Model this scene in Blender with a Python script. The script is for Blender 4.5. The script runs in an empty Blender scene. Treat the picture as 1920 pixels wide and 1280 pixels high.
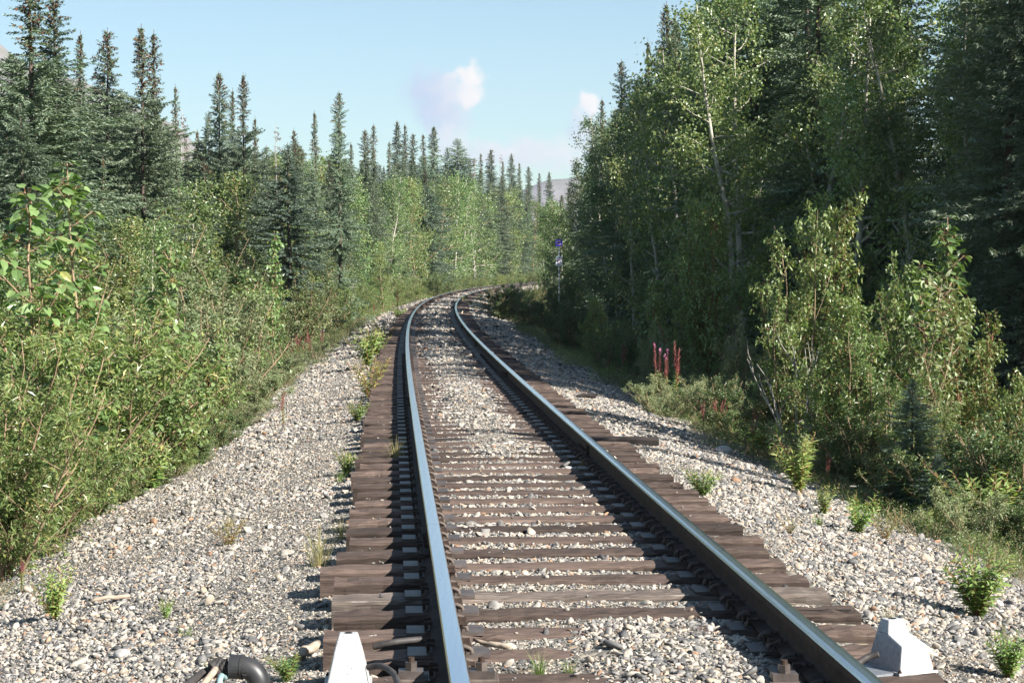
import bpy, math, random
import numpy as np
from mathutils import Vector, Euler, Matrix

SC = bpy.context.scene
COL = SC.collection
R = math.radians

# ------------------------------------------------------------------ camera
FPX = 3500.0                       # focal length in pixels of the 1920 wide photograph
PITCH = math.atan(135.0 / FPX)
CAM_Z = 1.5
cam = bpy.data.cameras.new('camera')
cam.sensor_width = 36.0
cam.lens = 36.0 * FPX / 1920.0
cam.clip_start = 0.1
cam.clip_end = 30000
camo = bpy.data.objects.new('camera', cam)
camo.location = (0, 0, CAM_Z)
camo.rotation_euler = (math.pi / 2 - PITCH, 0, 0)
COL.objects.link(camo)
SC.camera = camo

# ------------------------------------------------------------------ light, sky, exposure
SUN_EL = R(34)
SUN_AZ = math.atan2(0.80, -0.60)   # measured from +Y towards +X
SUN_DIR = Vector((math.sin(SUN_AZ) * math.cos(SUN_EL), math.cos(SUN_AZ) * math.cos(SUN_EL), math.sin(SUN_EL)))
sl = bpy.data.lights.new('sun', 'SUN')
sl.energy = 5.0
sl.angle = R(0.53)
sl.color = (1.0, 0.955, 0.88)
so = bpy.data.objects.new('sun', sl)
so.rotation_euler = (-SUN_DIR).to_track_quat('-Z', 'Y').to_euler()
so.location = (20, -15, 30)
COL.objects.link(so)

world = bpy.data.worlds.new('World')
SC.world = world
world.use_nodes = True


def build_world():
    nt = world.node_tree
    nt.nodes.clear()
    N = nt.nodes.new
    L = nt.links.new

    def math_(op, a, b=None, c=None):
        n = N('ShaderNodeMath')
        n.operation = op
        for i, v in enumerate((a, b, c)):
            if v is None:
                continue
            if isinstance(v, (int, float)):
                n.inputs[i].default_value = v
            else:
                L(v, n.inputs[i])
        return n.outputs[0]
    sky = N('ShaderNodeTexSky')
    sky.sky_type = 'NISHITA'
    sky.sun_disc = False
    sky.sun_elevation = SUN_EL
    sky.sun_rotation = SUN_AZ
    sky.altitude = 500
    sky.air_density = 1.0
    sky.dust_density = 0.6
    sky.ozone_density = 1.0
    bg = N('ShaderNodeBackground')
    bg.inputs['Strength'].default_value = 0.055
    wb = N('ShaderNodeMix')                      # white balance of the camera
    wb.data_type = 'RGBA'
    wb.blend_type = 'MULTIPLY'
    wb.inputs[0].default_value = 1.0
    wb.inputs[7].default_value = (0.87, 1.01, 1.0, 1)
    L(sky.outputs[0], wb.inputs[6])
    L(wb.outputs[2], bg.inputs['Color'])
    tc = N('ShaderNodeTexCoord')
    sep = N('ShaderNodeSeparateXYZ')
    L(tc.outputs['Generated'], sep.inputs[0])
    y = math_('MAXIMUM', sep.outputs[1], 0.05)
    u = math_('DIVIDE', sep.outputs[0], y)
    v = math_('DIVIDE', sep.outputs[2], y)
    cmb = N('ShaderNodeCombineXYZ')
    L(u, cmb.inputs[0])
    L(v, cmb.inputs[1])
    nz = N('ShaderNodeTexNoise')
    nz.inputs['Scale'].default_value = 42
    nz.inputs['Detail'].default_value = 7
    nz.inputs['Roughness'].default_value = 0.58
    L(cmb.outputs[0], nz.inputs['Vector'])
    noise = math_('SUBTRACT', nz.outputs[0], 0.5)
    nz2 = N('ShaderNodeTexNoise')
    nz2.inputs['Scale'].default_value = 150
    nz2.inputs['Detail'].default_value = 5
    L(cmb.outputs[0], nz2.inputs['Vector'])
    noise2 = math_('SUBTRACT', nz2.outputs[0], 0.5)
    # puffs of cloud: bearing and elevation (as tangents), radii, opacity, how much of it is sunlit
    blobs = [((815 - 960) / FPX, (505 - 178) / FPX, 70 / FPX, 62 / FPX, 0.95, 0.1),
             ((838 - 960) / FPX, (505 - 222) / FPX, 58 / FPX, 46 / FPX, 0.75, 0.2),
             ((842 - 960) / FPX, (505 - 268) / FPX, 46 / FPX, 38 / FPX, 0.6, 0.6),
             ((1000 - 960) / FPX, (505 - 290) / FPX, 130 / FPX, 40 / FPX, 0.8, 0.55),
             ((905 - 960) / FPX, (505 - 290) / FPX, 90 / FPX, 30 / FPX, 0.6, 0.55),
             ((1094 - 960) / FPX, (505 - 245) / FPX, 34 / FPX, 46 / FPX, 0.7, 0.4),
             ((1104 - 960) / FPX, (505 - 196) / FPX, 26 / FPX, 24 / FPX, 0.95, 0.9),
             ((850 - 960) / FPX, (505 - 165) / FPX, 30 / FPX, 34 / FPX, 0.8, 0.55),
             ((878 - 960) / FPX, (505 - 178) / FPX, 34 / FPX, 36 / FPX, 0.96, 0.85),
             ((880 - 960) / FPX, (505 - 142) / FPX, 36 / FPX, 38 / FPX, 1.0, 0.95)]
    alpha = None
    lit = None
    for (cu, cv, ru, rv, op, l) in blobs:
        du = math_('DIVIDE', math_('SUBTRACT', u, cu), ru)
        dv = math_('DIVIDE', math_('SUBTRACT', v, cv), rv)
        d = math_('SQRT', math_('ADD', math_('MULTIPLY', du, du), math_('MULTIPLY', dv, dv)))
        m = math_('SUBTRACT', 1.0, d)
        m = math_('ADD', m, math_('MULTIPLY', noise, 1.9))
        m = math_('ADD', m, math_('MULTIPLY', noise2, 1.0))
        mr = N('ShaderNodeMapRange')
        mr.interpolation_type = 'SMOOTHSTEP'
        mr.inputs['From Min'].default_value = 0.0 if l > 0.8 else -0.12
        mr.inputs['From Max'].default_value = 0.62 if l > 0.8 else 0.75
        L(m, mr.inputs['Value'])
        a = math_('MULTIPLY', mr.outputs[0], op)
        # sunlit share: the sun is to the right, so the right and upper flanks are the bright ones
        ls = math_('ADD', math_('MULTIPLY', du, 0.22), l)
        ls = math_('ADD', ls, math_('MULTIPLY', dv, 0.1))
        ls = math_('ADD', ls, math_('MULTIPLY', noise2, 0.5))
        w = math_('MULTIPLY', a, ls)
        if alpha is None:
            alpha, lit = a, w
        else:
            keep = math_('SUBTRACT', 1.0, a)
            alpha = math_('ADD', math_('MULTIPLY', alpha, keep), a)
            lit = math_('ADD', math_('MULTIPLY', lit, keep), w)
    front = math_('GREATER_THAN', sep.outputs[1], 0.3)
    alpha = math_('MULTIPLY', math_('MINIMUM', alpha, 1.0), front)
    lit = math_('DIVIDE', lit, math_('MAXIMUM', alpha, 0.02))
    lit = math_('MINIMUM', math_('MAXIMUM', lit, 0.0), 1.0)
    mx = N('ShaderNodeMix')
    mx.data_type = 'RGBA'
    mx.inputs[6].default_value = (0.49, 0.60, 0.80, 1)
    mx.inputs[7].default_value = (1.0, 0.94, 0.89, 1)
    L(lit, mx.inputs[0])
    bg2 = N('ShaderNodeBackground')
    bg2.inputs['Strength'].default_value = CLOUD_K
    L(mx.outputs[2], bg2.inputs['Color'])
    ms = N('ShaderNodeMixShader')
    L(alpha, ms.inputs[0])
    L(bg.outputs[0], ms.inputs[1])
    L(bg2.outputs[0], ms.inputs[2])
    out = N('ShaderNodeOutputWorld')
    L(ms.outputs[0], out.inputs['Surface'])


CLOUD_K = 0.43
build_world()
SC.view_settings.view_transform = 'Standard'
SC.view_settings.look = 'None'
SC.view_settings.exposure = 1.4
SC.view_settings.gamma = 1.0
SC.cycles.max_bounces = 6
SC.cycles.diffuse_bounces = 3
SC.cycles.glossy_bounces = 2
SC.cycles.transmission_bounces = 3
SC.cycles.volume_bounces = 0
SC.cycles.caustics_reflective = False
SC.cycles.caustics_refractive = False

# ------------------------------------------------------------------ track line and terrain
_TP = np.array([-0.59744356, 3.03094722, -0.33887122, -6.56683317, 1.01138531])
_Y1 = 190.0


def track_x(y):
    y = np.asarray(y, float)
    yc = np.clip(y, -5, _Y1)
    x = np.polyval(_TP, yc / 100)
    s0 = np.polyval(np.polyder(_TP), -0.05) / 100
    x = np.where(y < -5, np.polyval(_TP, -0.05) + (y + 5) * s0, x)
    s1 = np.polyval(np.polyder(_TP), _Y1 / 100) / 100
    e = np.clip(y - _Y1, 0, 110)
    far = np.polyval(_TP, _Y1 / 100) + s1 * (y - _Y1) + 0.00055 * e * e + 0.00055 * 220 * np.clip(y - _Y1 - 110, 0, None)
    return np.where(y > _Y1, far, x)


def track_h(y):                      # heading (dx/dy)
    return (track_x(np.asarray(y) + 0.5) - track_x(np.asarray(y) - 0.5))


def smooth_noise(x, y, f, seed):
    r = np.random.RandomState(seed)
    out = 0
    for k in range(5):
        a = r.uniform(0, 2 * math.pi)
        fr = f * r.uniform(0.6, 1.7)
        p = r.uniform(0, 6.28)
        out = out + np.sin((x * math.cos(a) + y * math.sin(a)) * fr + p + 1.3 * np.sin((x * math.sin(a) - y * math.cos(a)) * fr * 0.63 + p))
    return out / 5


def lateral(x, y):
    h = track_h(y)
    return (x - track_x(y)) / np.sqrt(1 + h * h)


def ground_z(x, y):
    x = np.asarray(x, float)
    y = np.asarray(y, float)
    d = lateral(x, y)
    z = np.interp(d, [-400, -60, -22, -9, -5.5, -4.2, -2.6, -1.75, -1.3, -1.05, -.66, .66, 1.05, 1.3, 1.75, 2.6, 4.0, 5.5, 9, 22, 60, 400],
                  [6, 1.0, -0.7, -1.25, -1.15, -0.92, -0.56, -0.40, -0.34, -0.285, -0.213, -0.213, -0.235, -0.25, -0.30, -0.47, -0.80, -0.95, -1.0, -0.5, 1.0, 6])
    ad = np.abs(d)
    z = z + 0.016 * smooth_noise(x, y, 3.1, 3) * np.clip(1.8 - ad, 0, 1) + 0.035 * smooth_noise(x, y, 1.7, 4) * np.clip(ad - 1.3, 0, 1)
    z = z + 0.22 * smooth_noise(x, y, 0.28, 5) * np.clip((ad - 4.5) / 5, 0, 1)
    # ballast heaped over the ties in the middle of the track here and there
    cov = np.interp(y, [0, 6.8, 7.2, 8.6, 9.2, 15, 18, 24, 30, 36, 44, 60, 75, 400], [0, 0, .9, .9, 0.0, 0.05, .75, 1, .9, 1, .8, .9, .6, .5])
    side = np.where(y < 12, 0.22, 0.02)
    z = z + 0.042 * cov * np.exp(-((d - side) / np.where(y < 12, .42, .33)) ** 2)
    # far rise behind the bend
    z = z + np.clip((y - 200) / 120, 0, 1) * np.clip((np.abs(d) - 6) / 10, 0, 1) * 1.5
    return z


def ray(u, v):
    X = (u - 960.0) / FPX
    Y = (640.0 - v) / FPX
    cp, sp = math.cos(PITCH), math.sin(PITCH)
    return np.array([X, cp + Y * sp, -sp + Y * cp])


def at_depth(u, v, y):
    d = ray(u, v)
    t = y / d[1]
    return d[0] * t, y, CAM_Z + d[2] * t


def hit(u, v):                       # where the line of sight meets the ground
    d = ray(u, v)
    t = np.linspace(5, 120, 6000)
    x, y, z = d[0] * t, d[1] * t, CAM_Z + d[2] * t
    g = ground_z(x, y)
    k = int(np.argmax(z < g)) if np.any(z < g) else len(t) - 1
    return float(x[k]), float(y[k]), float(g[k])


def pix(x, y, z):                    # point -> photograph pixel (only used to word the labels)
    cp, sp = math.cos(PITCH), math.sin(PITCH)
    dz = z - CAM_Z
    dep = y * cp - dz * sp
    up = y * sp + dz * cp
    return 960 + FPX * x / dep, 640 - FPX * up / dep


# ------------------------------------------------------------------ mesh helpers
def unit(a):
    return a / np.maximum(np.linalg.norm(a, axis=-1, keepdims=True), 1e-9)


class MB:
    def __init__(self):
        self.v, self.f, self.m, self.n = [], [], [], 0

    def add(self, V, F, mat=0):
        V = np.asarray(V, float).reshape(-1, 3)
        F = np.asarray(F, int)
        self.v.append(V)
        self.f.append(F + self.n)
        self.m.append(np.full(len(F), mat) if np.isscalar(mat) else np.asarray(mat))
        self.n += len(V)

    def box(self, c, s, mat=0, M=None, taper=1.0):
        x, y, z = s[0] / 2, s[1] / 2, s[2] / 2
        V = np.array([[-x, -y, -z], [x, -y, -z], [x, y, -z], [-x, y, -z], [-x * taper, -y * taper, z], [x * taper, -y * taper, z], [x * taper, y * taper, z], [-x * taper, y * taper, z]])
        if M is not None:
            V = V @ np.array(M).T
        self.add(V + np.array(c), [[0, 3, 2, 1], [4, 5, 6, 7], [0, 1, 5, 4], [1, 2, 6, 5], [2, 3, 7, 6], [3, 0, 4, 7]], mat)

    def tube(self, P, rad, sides=6, mat=0, cap=True):
        P = np.asarray(P, float)
        n = len(P)
        rad = np.broadcast_to(np.asarray(rad, float), (n,))
        T = unit(np.gradient(P, axis=0))
        ref = np.array([0.0, 0, 1]) if abs(T[0][2]) < 0.8 else np.array([1.0, 0, 0])
        A = unit(np.cross(T, ref))
        B = np.cross(T, A)
        a = np.linspace(0, 2 * math.pi, sides, endpoint=False)
        V = P[:, None] + rad[:, None, None] * (np.cos(a)[None, :, None] * A[:, None] + np.sin(a)[None, :, None] * B[:, None])
        i = np.arange(n - 1)[:, None] * sides
        j = np.arange(sides)[None]
        k = (j + 1) % sides
        F = np.stack([i + j, i + k, i + sides + k, i + sides + j], -1).reshape(-1, 4)
        base = self.n
        self.add(V.reshape(-1, 3), F, mat)
        if cap and sides == 4:
            self.f.append(np.array([[base, base + 1, base + 2, base + 3], [base + (n - 1) * 4 + q for q in (3, 2, 1, 0)]]))
            self.m.append(np.full(2, mat))
        elif cap:
            self.v.append(np.array([P[0], P[-1]]))
            c0, c1 = self.n, self.n + 1
            self.n += 2
            F0 = np.stack([np.full(sides, c0), base + (np.arange(sides) + 1) % sides, base + np.arange(sides)], -1)
            F1 = np.stack([np.full(sides, c1), base + (n - 1) * sides + np.arange(sides), base + (n - 1) * sides + (np.arange(sides) + 1) % sides], -1)
            self.f += [F0, F1]
            self.m += [np.full(sides, mat)] * 2

    def mesh(self, name, mats, smooth=False):
        me = bpy.data.meshes.new(name)
        V = np.concatenate(self.v).astype(np.float32)
        me.vertices.add(len(V))
        me.vertices.foreach_set('co', V.ravel())
        li = np.concatenate([f.ravel() for f in self.f]).astype(np.int32)
        tot = np.concatenate([np.full(len(f), f.shape[1]) for f in self.f]).astype(np.int32)
        st = np.concatenate([[0], np.cumsum(tot)[:-1]]).astype(np.int32)
        me.loops.add(len(li))
        me.loops.foreach_set('vertex_index', li)
        me.polygons.add(len(tot))
        me.polygons.foreach_set('loop_start', st)
        me.polygons.foreach_set('loop_total', tot)
        me.polygons.foreach_set('material_index', np.concatenate(self.m).astype(np.int32))
        me.polygons.foreach_set('use_smooth', np.full(len(tot), bool(smooth)))
        for m in (mats if isinstance(mats, (list, tuple)) else [mats]):
            me.materials.append(m)
        me.update(calc_edges=True)
        return me


def leaves(mb, P, D, Nn, L, W, fold=0.22, droop=0.1, mat=0, rich=False):
    """Leaf blades: P base, D axis, Nn rough normal, L length, W width (arrays)."""
    n = len(P)
    if n == 0:
        return
    D = unit(D)
    S = unit(np.cross(D, Nn))
    Nn = np.cross(S, D)
    L = np.broadcast_to(L, (n,))[:, None]
    W = np.broadcast_to(W, (n,))[:, None]
    up = Nn * W * fold
    if not rich:
        tip = P + D * L - Nn * L * droop
        mid = P + D * L * 0.42
        V = np.stack([P, mid + S * W * 0.5 + up, tip, mid - S * W * 0.5 + up], 1).reshape(-1, 3)
        b = np.arange(n)[:, None] * 4
        F = np.concatenate([b + np.array([[0, 2, 1]]), b + np.array([[0, 3, 2]])])
    else:
        m = P + D * L * 0.5
        tip = P + D * L - Nn * L * droop
        p1 = P + D * L * 0.22
        p2 = P + D * L * 0.60
        V = np.stack([P, m, tip, p1 + S * W * 0.46 + up, p2 + S * W * 0.42 + up - Nn * L * droop * .4, p1 - S * W * 0.46 + up, p2 - S * W * 0.42 + up - Nn * L * droop * .4], 1).reshape(-1, 3)
        b = np.arange(n)[:, None] * 7
        F = np.concatenate([b + np.array([q]) for q in ([0, 1, 3], [1, 4, 3], [1, 2, 4], [0, 5, 1], [1, 5, 6], [1, 6, 2])])
    mb.add(V, F, mat)


# ------------------------------------------------------------------ materials
def new_mat(name):
    m = bpy.data.materials.new(name)
    m.use_nodes = True
    nt = m.node_tree
    b = nt.nodes['Principled BSDF']
    return m, nt, b, nt.nodes.new, nt.links.new


def ramp(nt, stops, interp='LINEAR'):
    r = nt.nodes.new('ShaderNodeValToRGB')
    r.color_ramp.interpolation = interp
    e = r.color_ramp.elements
    while len(e) > 1:
        e.remove(e[-1])
    e[0].position = stops[0][0]
    e[0].color = (*stops[0][1], 1)
    for p, c in stops[1:]:
        k = e.new(p)
        k.color = (*c, 1)
    return r


def leaf_mat(name, stops, rough=0.42, spec=0.5, trans=0.28, tint=0.25, tcol=None):
    m, nt, b, N, L = new_mat(name)
    g = N('ShaderNodeNewGeometry')
    r = ramp(nt, stops)
    L(g.outputs['Random Per Island'], r.inputs[0])
    oi = N('ShaderNodeObjectInfo')
    hs = N('ShaderNodeHueSaturation')
    mr = N('ShaderNodeMapRange')
    mr.inputs['To Min'].default_value = 1 - tint
    mr.inputs['To Max'].default_value = 1 + tint
    L(oi.outputs['Random'], mr.inputs['Value'])
    L(mr.outputs[0], hs.inputs['Value'])
    mh = N('ShaderNodeMapRange')
    mh.inputs['To Min'].default_value = 0.5 + tint * 0.08
    mh.inputs['To Max'].default_value = 0.5 - tint * 0.08
    ml = N('ShaderNodeMath')
    ml.operation = 'MULTIPLY'
    ml.inputs[1].default_value = 7.31
    fr = N('ShaderNodeMath')
    fr.operation = 'FRACT'
    L(oi.outputs['Random'], ml.inputs[0])
    L(ml.outputs[0], fr.inputs[0])
    L(fr.outputs[0], mh.inputs['Value'])
    L(mh.outputs[0], hs.inputs['Hue'])
    L(r.outputs[0], hs.inputs['Color'])
    L(hs.outputs[0], b.inputs['Base Color'])
    b.inputs['Roughness'].default_value = rough
    b.inputs['Specular IOR Level'].default_value = spec
    if trans > 0:
        t = N('ShaderNodeBsdfTranslucent')
        h2 = N('ShaderNodeMix')
        h2.data_type = 'RGBA'
        h2.blend_type = 'MULTIPLY'
        h2.inputs[0].default_value = 1
        h2.inputs[7].default_value = (*(tcol or (1.5, 1.7, 0.8)), 1)
        L(hs.outputs[0], h2.inputs[6])
        L(h2.outputs[2], t.inputs['Color'])
        mx = N('ShaderNodeMixShader')
        mx.inputs[0].default_value = trans
        L(b.outputs[0], mx.inputs[1])
        L(t.outputs[0], mx.inputs[2])
        L(mx.outputs[0], nt.nodes['Material Output'].inputs['Surface'])
    return m


def noise_mat(name, stops, scale=8, stretch=(1, 1, 1), rough=0.8, bump=0.3, bdist=0.01, detail=6, metallic=0, spec=0.3, coord='Object', rnd=0.0):
    m, nt, b, N, L = new_mat(name)
    tc = N('ShaderNodeTexCoord')
    mp = N('ShaderNodeMapping')
    mp.inputs['Scale'].default_value = stretch
    L(tc.outputs[coord], mp.inputs[0])
    nz = N('ShaderNodeTexNoise')
    nz.inputs['Scale'].default_value = scale
    nz.inputs['Detail'].default_value = detail
    nz.inputs['Roughness'].default_value = 0.62
    if rnd:
        oi = N('ShaderNodeObjectInfo')
        nz.noise_dimensions = '4D'
        mw = N('ShaderNodeMath')
        mw.operation = 'MULTIPLY'
        mw.inputs[1].default_value = 57.0
        L(oi.outputs['Random'], mw.inputs[0])
        L(mw.outputs[0], nz.inputs['W'])
    L(mp.outputs[0], nz.inputs['Vector'])
    r = ramp(nt, stops)
    L(nz.outputs[0], r.inputs[0])
    col = r.outputs[0]
    if rnd:
        hs = N('ShaderNodeHueSaturation')
        mr = N('ShaderNodeMapRange')
        mr.inputs['To Min'].default_value = 1 - rnd
        mr.inputs['To Max'].default_value = 1 + rnd
        L(oi.outputs['Random'], mr.inputs['Value'])
        L(mr.outputs[0], hs.inputs['Value'])
        L(col, hs.inputs['Color'])
        col = hs.outputs[0]
    L(col, b.inputs['Base Color'])
    b.inputs['Roughness'].default_value = rough
    b.inputs['Metallic'].default_value = metallic
    b.inputs['Specular IOR Level'].default_value = spec
    if bump:
        bp = N('ShaderNodeBump')
        bp.inputs['Strength'].default_value = bump
        bp.inputs['Distance'].default_value = bdist
        L(nz.outputs[0], bp.inputs['Height'])
        L(bp.outputs[0], b.inputs['Normal'])
    return m


M = {}
M['spruce'] = leaf_mat('spruce needles', [(0, (.09, .13, .08)), (.5, (.155, .205, .135)), (.85, (.215, .27, .195)), (1, (.21, .23, .14))], rough=.45, spec=.5, trans=.16, tint=.28)
M['spruce_blue'] = leaf_mat('blue spruce needles', [(0, (.09, .135, .095)), (.5, (.15, .205, .15)), (1, (.21, .27, .21))], rough=.5, spec=.4, trans=.1, tint=.2)
M['cone'] = leaf_mat('spruce cones', [(0, (.09, .035, .022)), (1, (.20, .08, .05))], rough=.7, spec=.2, trans=0, tint=.15)
M['dead_twig'] = leaf_mat('dead twigs', [(0, (.10, .065, .05)), (1, (.2, .13, .10))], rough=.8, spec=.1, trans=0, tint=.15)
M['aspen'] = leaf_mat('aspen leaves', [(0, (0.091, 0.146, 0.050)), (.5, (0.148, 0.211, 0.075)), (.9, (0.205, 0.275, 0.105)), (1, (0.285, 0.269, 0.080))], rough=.36, spec=.6, trans=.28, tint=.4)
M['poplar'] = leaf_mat('poplar leaves', [(0, (.09, .14, .045)), (.5, (.15, .215, .075)), (.93, (.2, .265, .10)), (1, (.28, .24, .08))], rough=.38, spec=.55, trans=.28, tint=.2)
M['brightpoplar'] = leaf_mat('young poplar leaves', [(0, (.12, .17, .05)), (.5, (.19, .25, .085)), (.93, (.25, .30, .12)), (1, (.3, .26, .09))], rough=.36, spec=.6, trans=.3, tint=.15)
M['willow'] = leaf_mat('willow leaves', [(0, (0.108, 0.158, 0.052)), (.5, (0.173, 0.237, 0.081)), (.9, (0.251, 0.295, 0.109)), (1, (0.359, 0.295, 0.115))], rough=.36, spec=.5, trans=.32, tint=.2)
M['greywillow'] = leaf_mat('grey willow leaves', [(0, (0.148, 0.181, 0.090)), (.6, (0.228, 0.263, 0.140)), (1, (0.319, 0.339, 0.200))], rough=.55, spec=.35, trans=.25, tint=.2)
M['darkshrub'] = leaf_mat('small dark leaves', [(0, (0.068, 0.105, 0.040)), (.6, (0.125, 0.175, 0.070)), (.95, (0.182, 0.222, 0.090)), (1, (0.251, 0.140, 0.060))], rough=.42, spec=.5, trans=.25, tint=.25)
M['herb'] = leaf_mat('herb leaves', [(0, (.14, .22, .06)), (.6, (.22, .31, .09)), (.92, (.31, .35, .12)), (1, (.36, .24, .10))], rough=.5, spec=.4, trans=.3, tint=.2)
M['yellowherb'] = leaf_mat('yellowing leaves', [(0, (.16, .18, .05)), (.6, (.26, .25, .08)), (1, (.34, .25, .10))], rough=.55, spec=.3, trans=.3, tint=.15)
M['red'] = leaf_mat('fireweed pods', [(0, (.16, .035, .045)), (.7, (.31, .08, .09)), (1, (.40, .14, .19))], rough=.6, spec=.3, trans=.2, tint=.15, tcol=(1.3, 1, 1))
M['pink'] = leaf_mat('fireweed petals', [(0, (.42, .14, .26)), (1, (.55, .24, .38))], rough=.6, spec=.3, trans=.3, tint=.1, tcol=(1.2, 1, 1.1))
M['white_petal'] = leaf_mat('white petals', [(0, (.6, .55, .5)), (1, (.75, .72, .66))], rough=.7, spec=.2, trans=.3, tint=.05, tcol=(1, 1, 1))
M['drygrass'] = leaf_mat('dry grass', [(0, (.22, .19, .09)), (.6, (.36, .30, .15)), (1, (.18, .22, .07))], rough=.7, spec=.2, trans=.2, tint=.1)
M['grass'] = leaf_mat('green grass', [(0, (.09, .16, .04)), (.7, (.17, .24, .07)), (1, (.3, .3, .12))], rough=.5, spec=.4, trans=.25, tint=.1)
M['bark'] = noise_mat('spruce bark', [(.3, (.05, .035, .028)), (.7, (.14, .105, .085))], 14, (1, 1, .35), .9, .6, .02)
M['palebark'] = noise_mat('aspen bark', [(.30, (.10, .085, .065)), (.42, (.30, .27, .22)), (.6, (.44, .41, .34)), (1, (.55, .52, .45))], 7, (1, 1, .55), .75, .3, .01)
M['tanstem'] = noise_mat('tan stems', [(.3, (.17, .11, .065)), (.7, (.34, .25, .16))], 10, (1, 1, .3), .75, .2, .01)
M['redstem'] = noise_mat('reddish stems', [(.3, (.16, .06, .035)), (.7, (.28, .14, .07))], 10, (1, 1, .3), .6, .1, .01)
M['deadwood'] = noise_mat('dead grey wood', [(.3, (.16, .145, .125)), (.7, (.42, .39, .35))], 12, (1, 1, .2), .85, .4, .01)
M['driftwood'] = noise_mat('weathered stick', [(.3, (.22, .165, .12)), (.7, (.46, .38, .30))], 18, (.2, 1, 1), .85, .4, .006)
M['railtop'] = noise_mat('polished steel', [(.3, (.80, .79, .82)), (.7, (.92, .90, .92))], 9, (9, .1, 1), .21, 0, .001, metallic=1)
M['rust'] = noise_mat('rusty steel', [(.3, (.022, .015, .012)), (.55, (.05, .032, .024)), (.8, (.085, .05, .034))], 16, (1, 1, 1), .75, .3, .002, spec=.2)
M['plate'] = noise_mat('worn steel plate', [(.3, (.045, .036, .032)), (.7, (.125, .10, .088))], 14, (1, 1, 1), .5, .4, .003, metallic=.15, spec=.5, rnd=.35)
M['dirtysteel'] = noise_mat('dusty steel', [(.3, (.06, .046, .038)), (.7, (.14, .112, .094))], 22, (1, 1, 1), .75, .3, .002, spec=.3)


def wood_mat(name, stops, rnd=.28):
    m, nt, b, N, L = new_mat(name)
    tc = N('ShaderNodeTexCoord')
    oi = N('ShaderNodeObjectInfo')
    mw = N('ShaderNodeMath')
    mw.operation = 'MULTIPLY'
    mw.inputs[1].default_value = 71.0
    L(oi.outputs['Random'], mw.inputs[0])

    def nz(scale, st, det):
        mp = N('ShaderNodeMapping')
        mp.inputs['Scale'].default_value = st
        L(tc.outputs['Object'], mp.inputs[0])
        n = N('ShaderNodeTexNoise')
        n.noise_dimensions = '4D'
        n.inputs['Scale'].default_value = scale
        n.inputs['Detail'].default_value = det
        n.inputs['Roughness'].default_value = .65
        L(mp.outputs[0], n.inputs['Vector'])
        L(mw.outputs[0], n.inputs['W'])
        return n
    grain = nz(9, (.35, 9, 9), 7)
    blot = nz(2.3, (1, 2, 2), 4)
    r = ramp(nt, stops)
    L(grain.outputs[0], r.inputs[0])
    r2 = ramp(nt, [(.3, (.62, .6, .6)), (.55, (1, 1, 1)), (.75, (1.25, 1.22, 1.2))])
    L(blot.outputs[0], r2.inputs[0])
    mu = N('ShaderNodeMix')
    mu.data_type = 'RGBA'
    mu.blend_type = 'MULTIPLY'
    mu.inputs[0].default_value = 1
    L(r.outputs[0], mu.inputs[6])
    L(r2.outputs[0], mu.inputs[7])
    hs = N('ShaderNodeHueSaturation')
    mr = N('ShaderNodeMapRange')
    mr.inputs['To Min'].default_value = 1 - rnd
    mr.inputs['To Max'].default_value = 1 + rnd
    L(oi.outputs['Random'], mr.inputs['Value'])
    L(mr.outputs[0], hs.inputs['Value'])
    L(mu.outputs[2], hs.inputs['Color'])
    L(hs.outputs[0], b.inputs['Base Color'])
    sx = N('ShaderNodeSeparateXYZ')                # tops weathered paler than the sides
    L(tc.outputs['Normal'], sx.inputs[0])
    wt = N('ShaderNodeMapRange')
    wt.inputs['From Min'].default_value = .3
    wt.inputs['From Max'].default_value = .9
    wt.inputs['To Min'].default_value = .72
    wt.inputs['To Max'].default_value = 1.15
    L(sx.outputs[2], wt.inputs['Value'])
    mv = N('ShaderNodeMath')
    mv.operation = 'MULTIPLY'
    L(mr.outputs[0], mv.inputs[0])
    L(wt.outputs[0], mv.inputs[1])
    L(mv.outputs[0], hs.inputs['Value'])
    b.inputs['Roughness'].default_value = .8
    b.inputs['Specular IOR Level'].default_value = .25
    bp = N('ShaderNodeBump')
    bp.inputs['Strength'].default_value = .7
    bp.inputs['Distance'].default_value = .008
    L(grain.outputs[0], bp.inputs['Height'])
    L(bp.outputs[0], b.inputs['Normal'])
    return m


M['tie'] = wood_mat('creosoted tie wood', [(.28, (.022, .016, .014)), (.42, (.058, .040, .032)), (.6, (.102, .073, .059)), (.78, (.16, .12, .098))], .42)
M['tie_pale'] = wood_mat('bleached tie wood', [(.28, (.04, .03, .024)), (.42, (.09, .07, .057)), (.58, (.16, .13, .11)), (.72, (.40, .37, .33))], .1)
M['tie_dark'] = wood_mat('fresh dark tie wood', [(.28, (.012, .010, .010)), (.5, (.03, .024, .022)), (.8, (.06, .045, .04))], .1)


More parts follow.
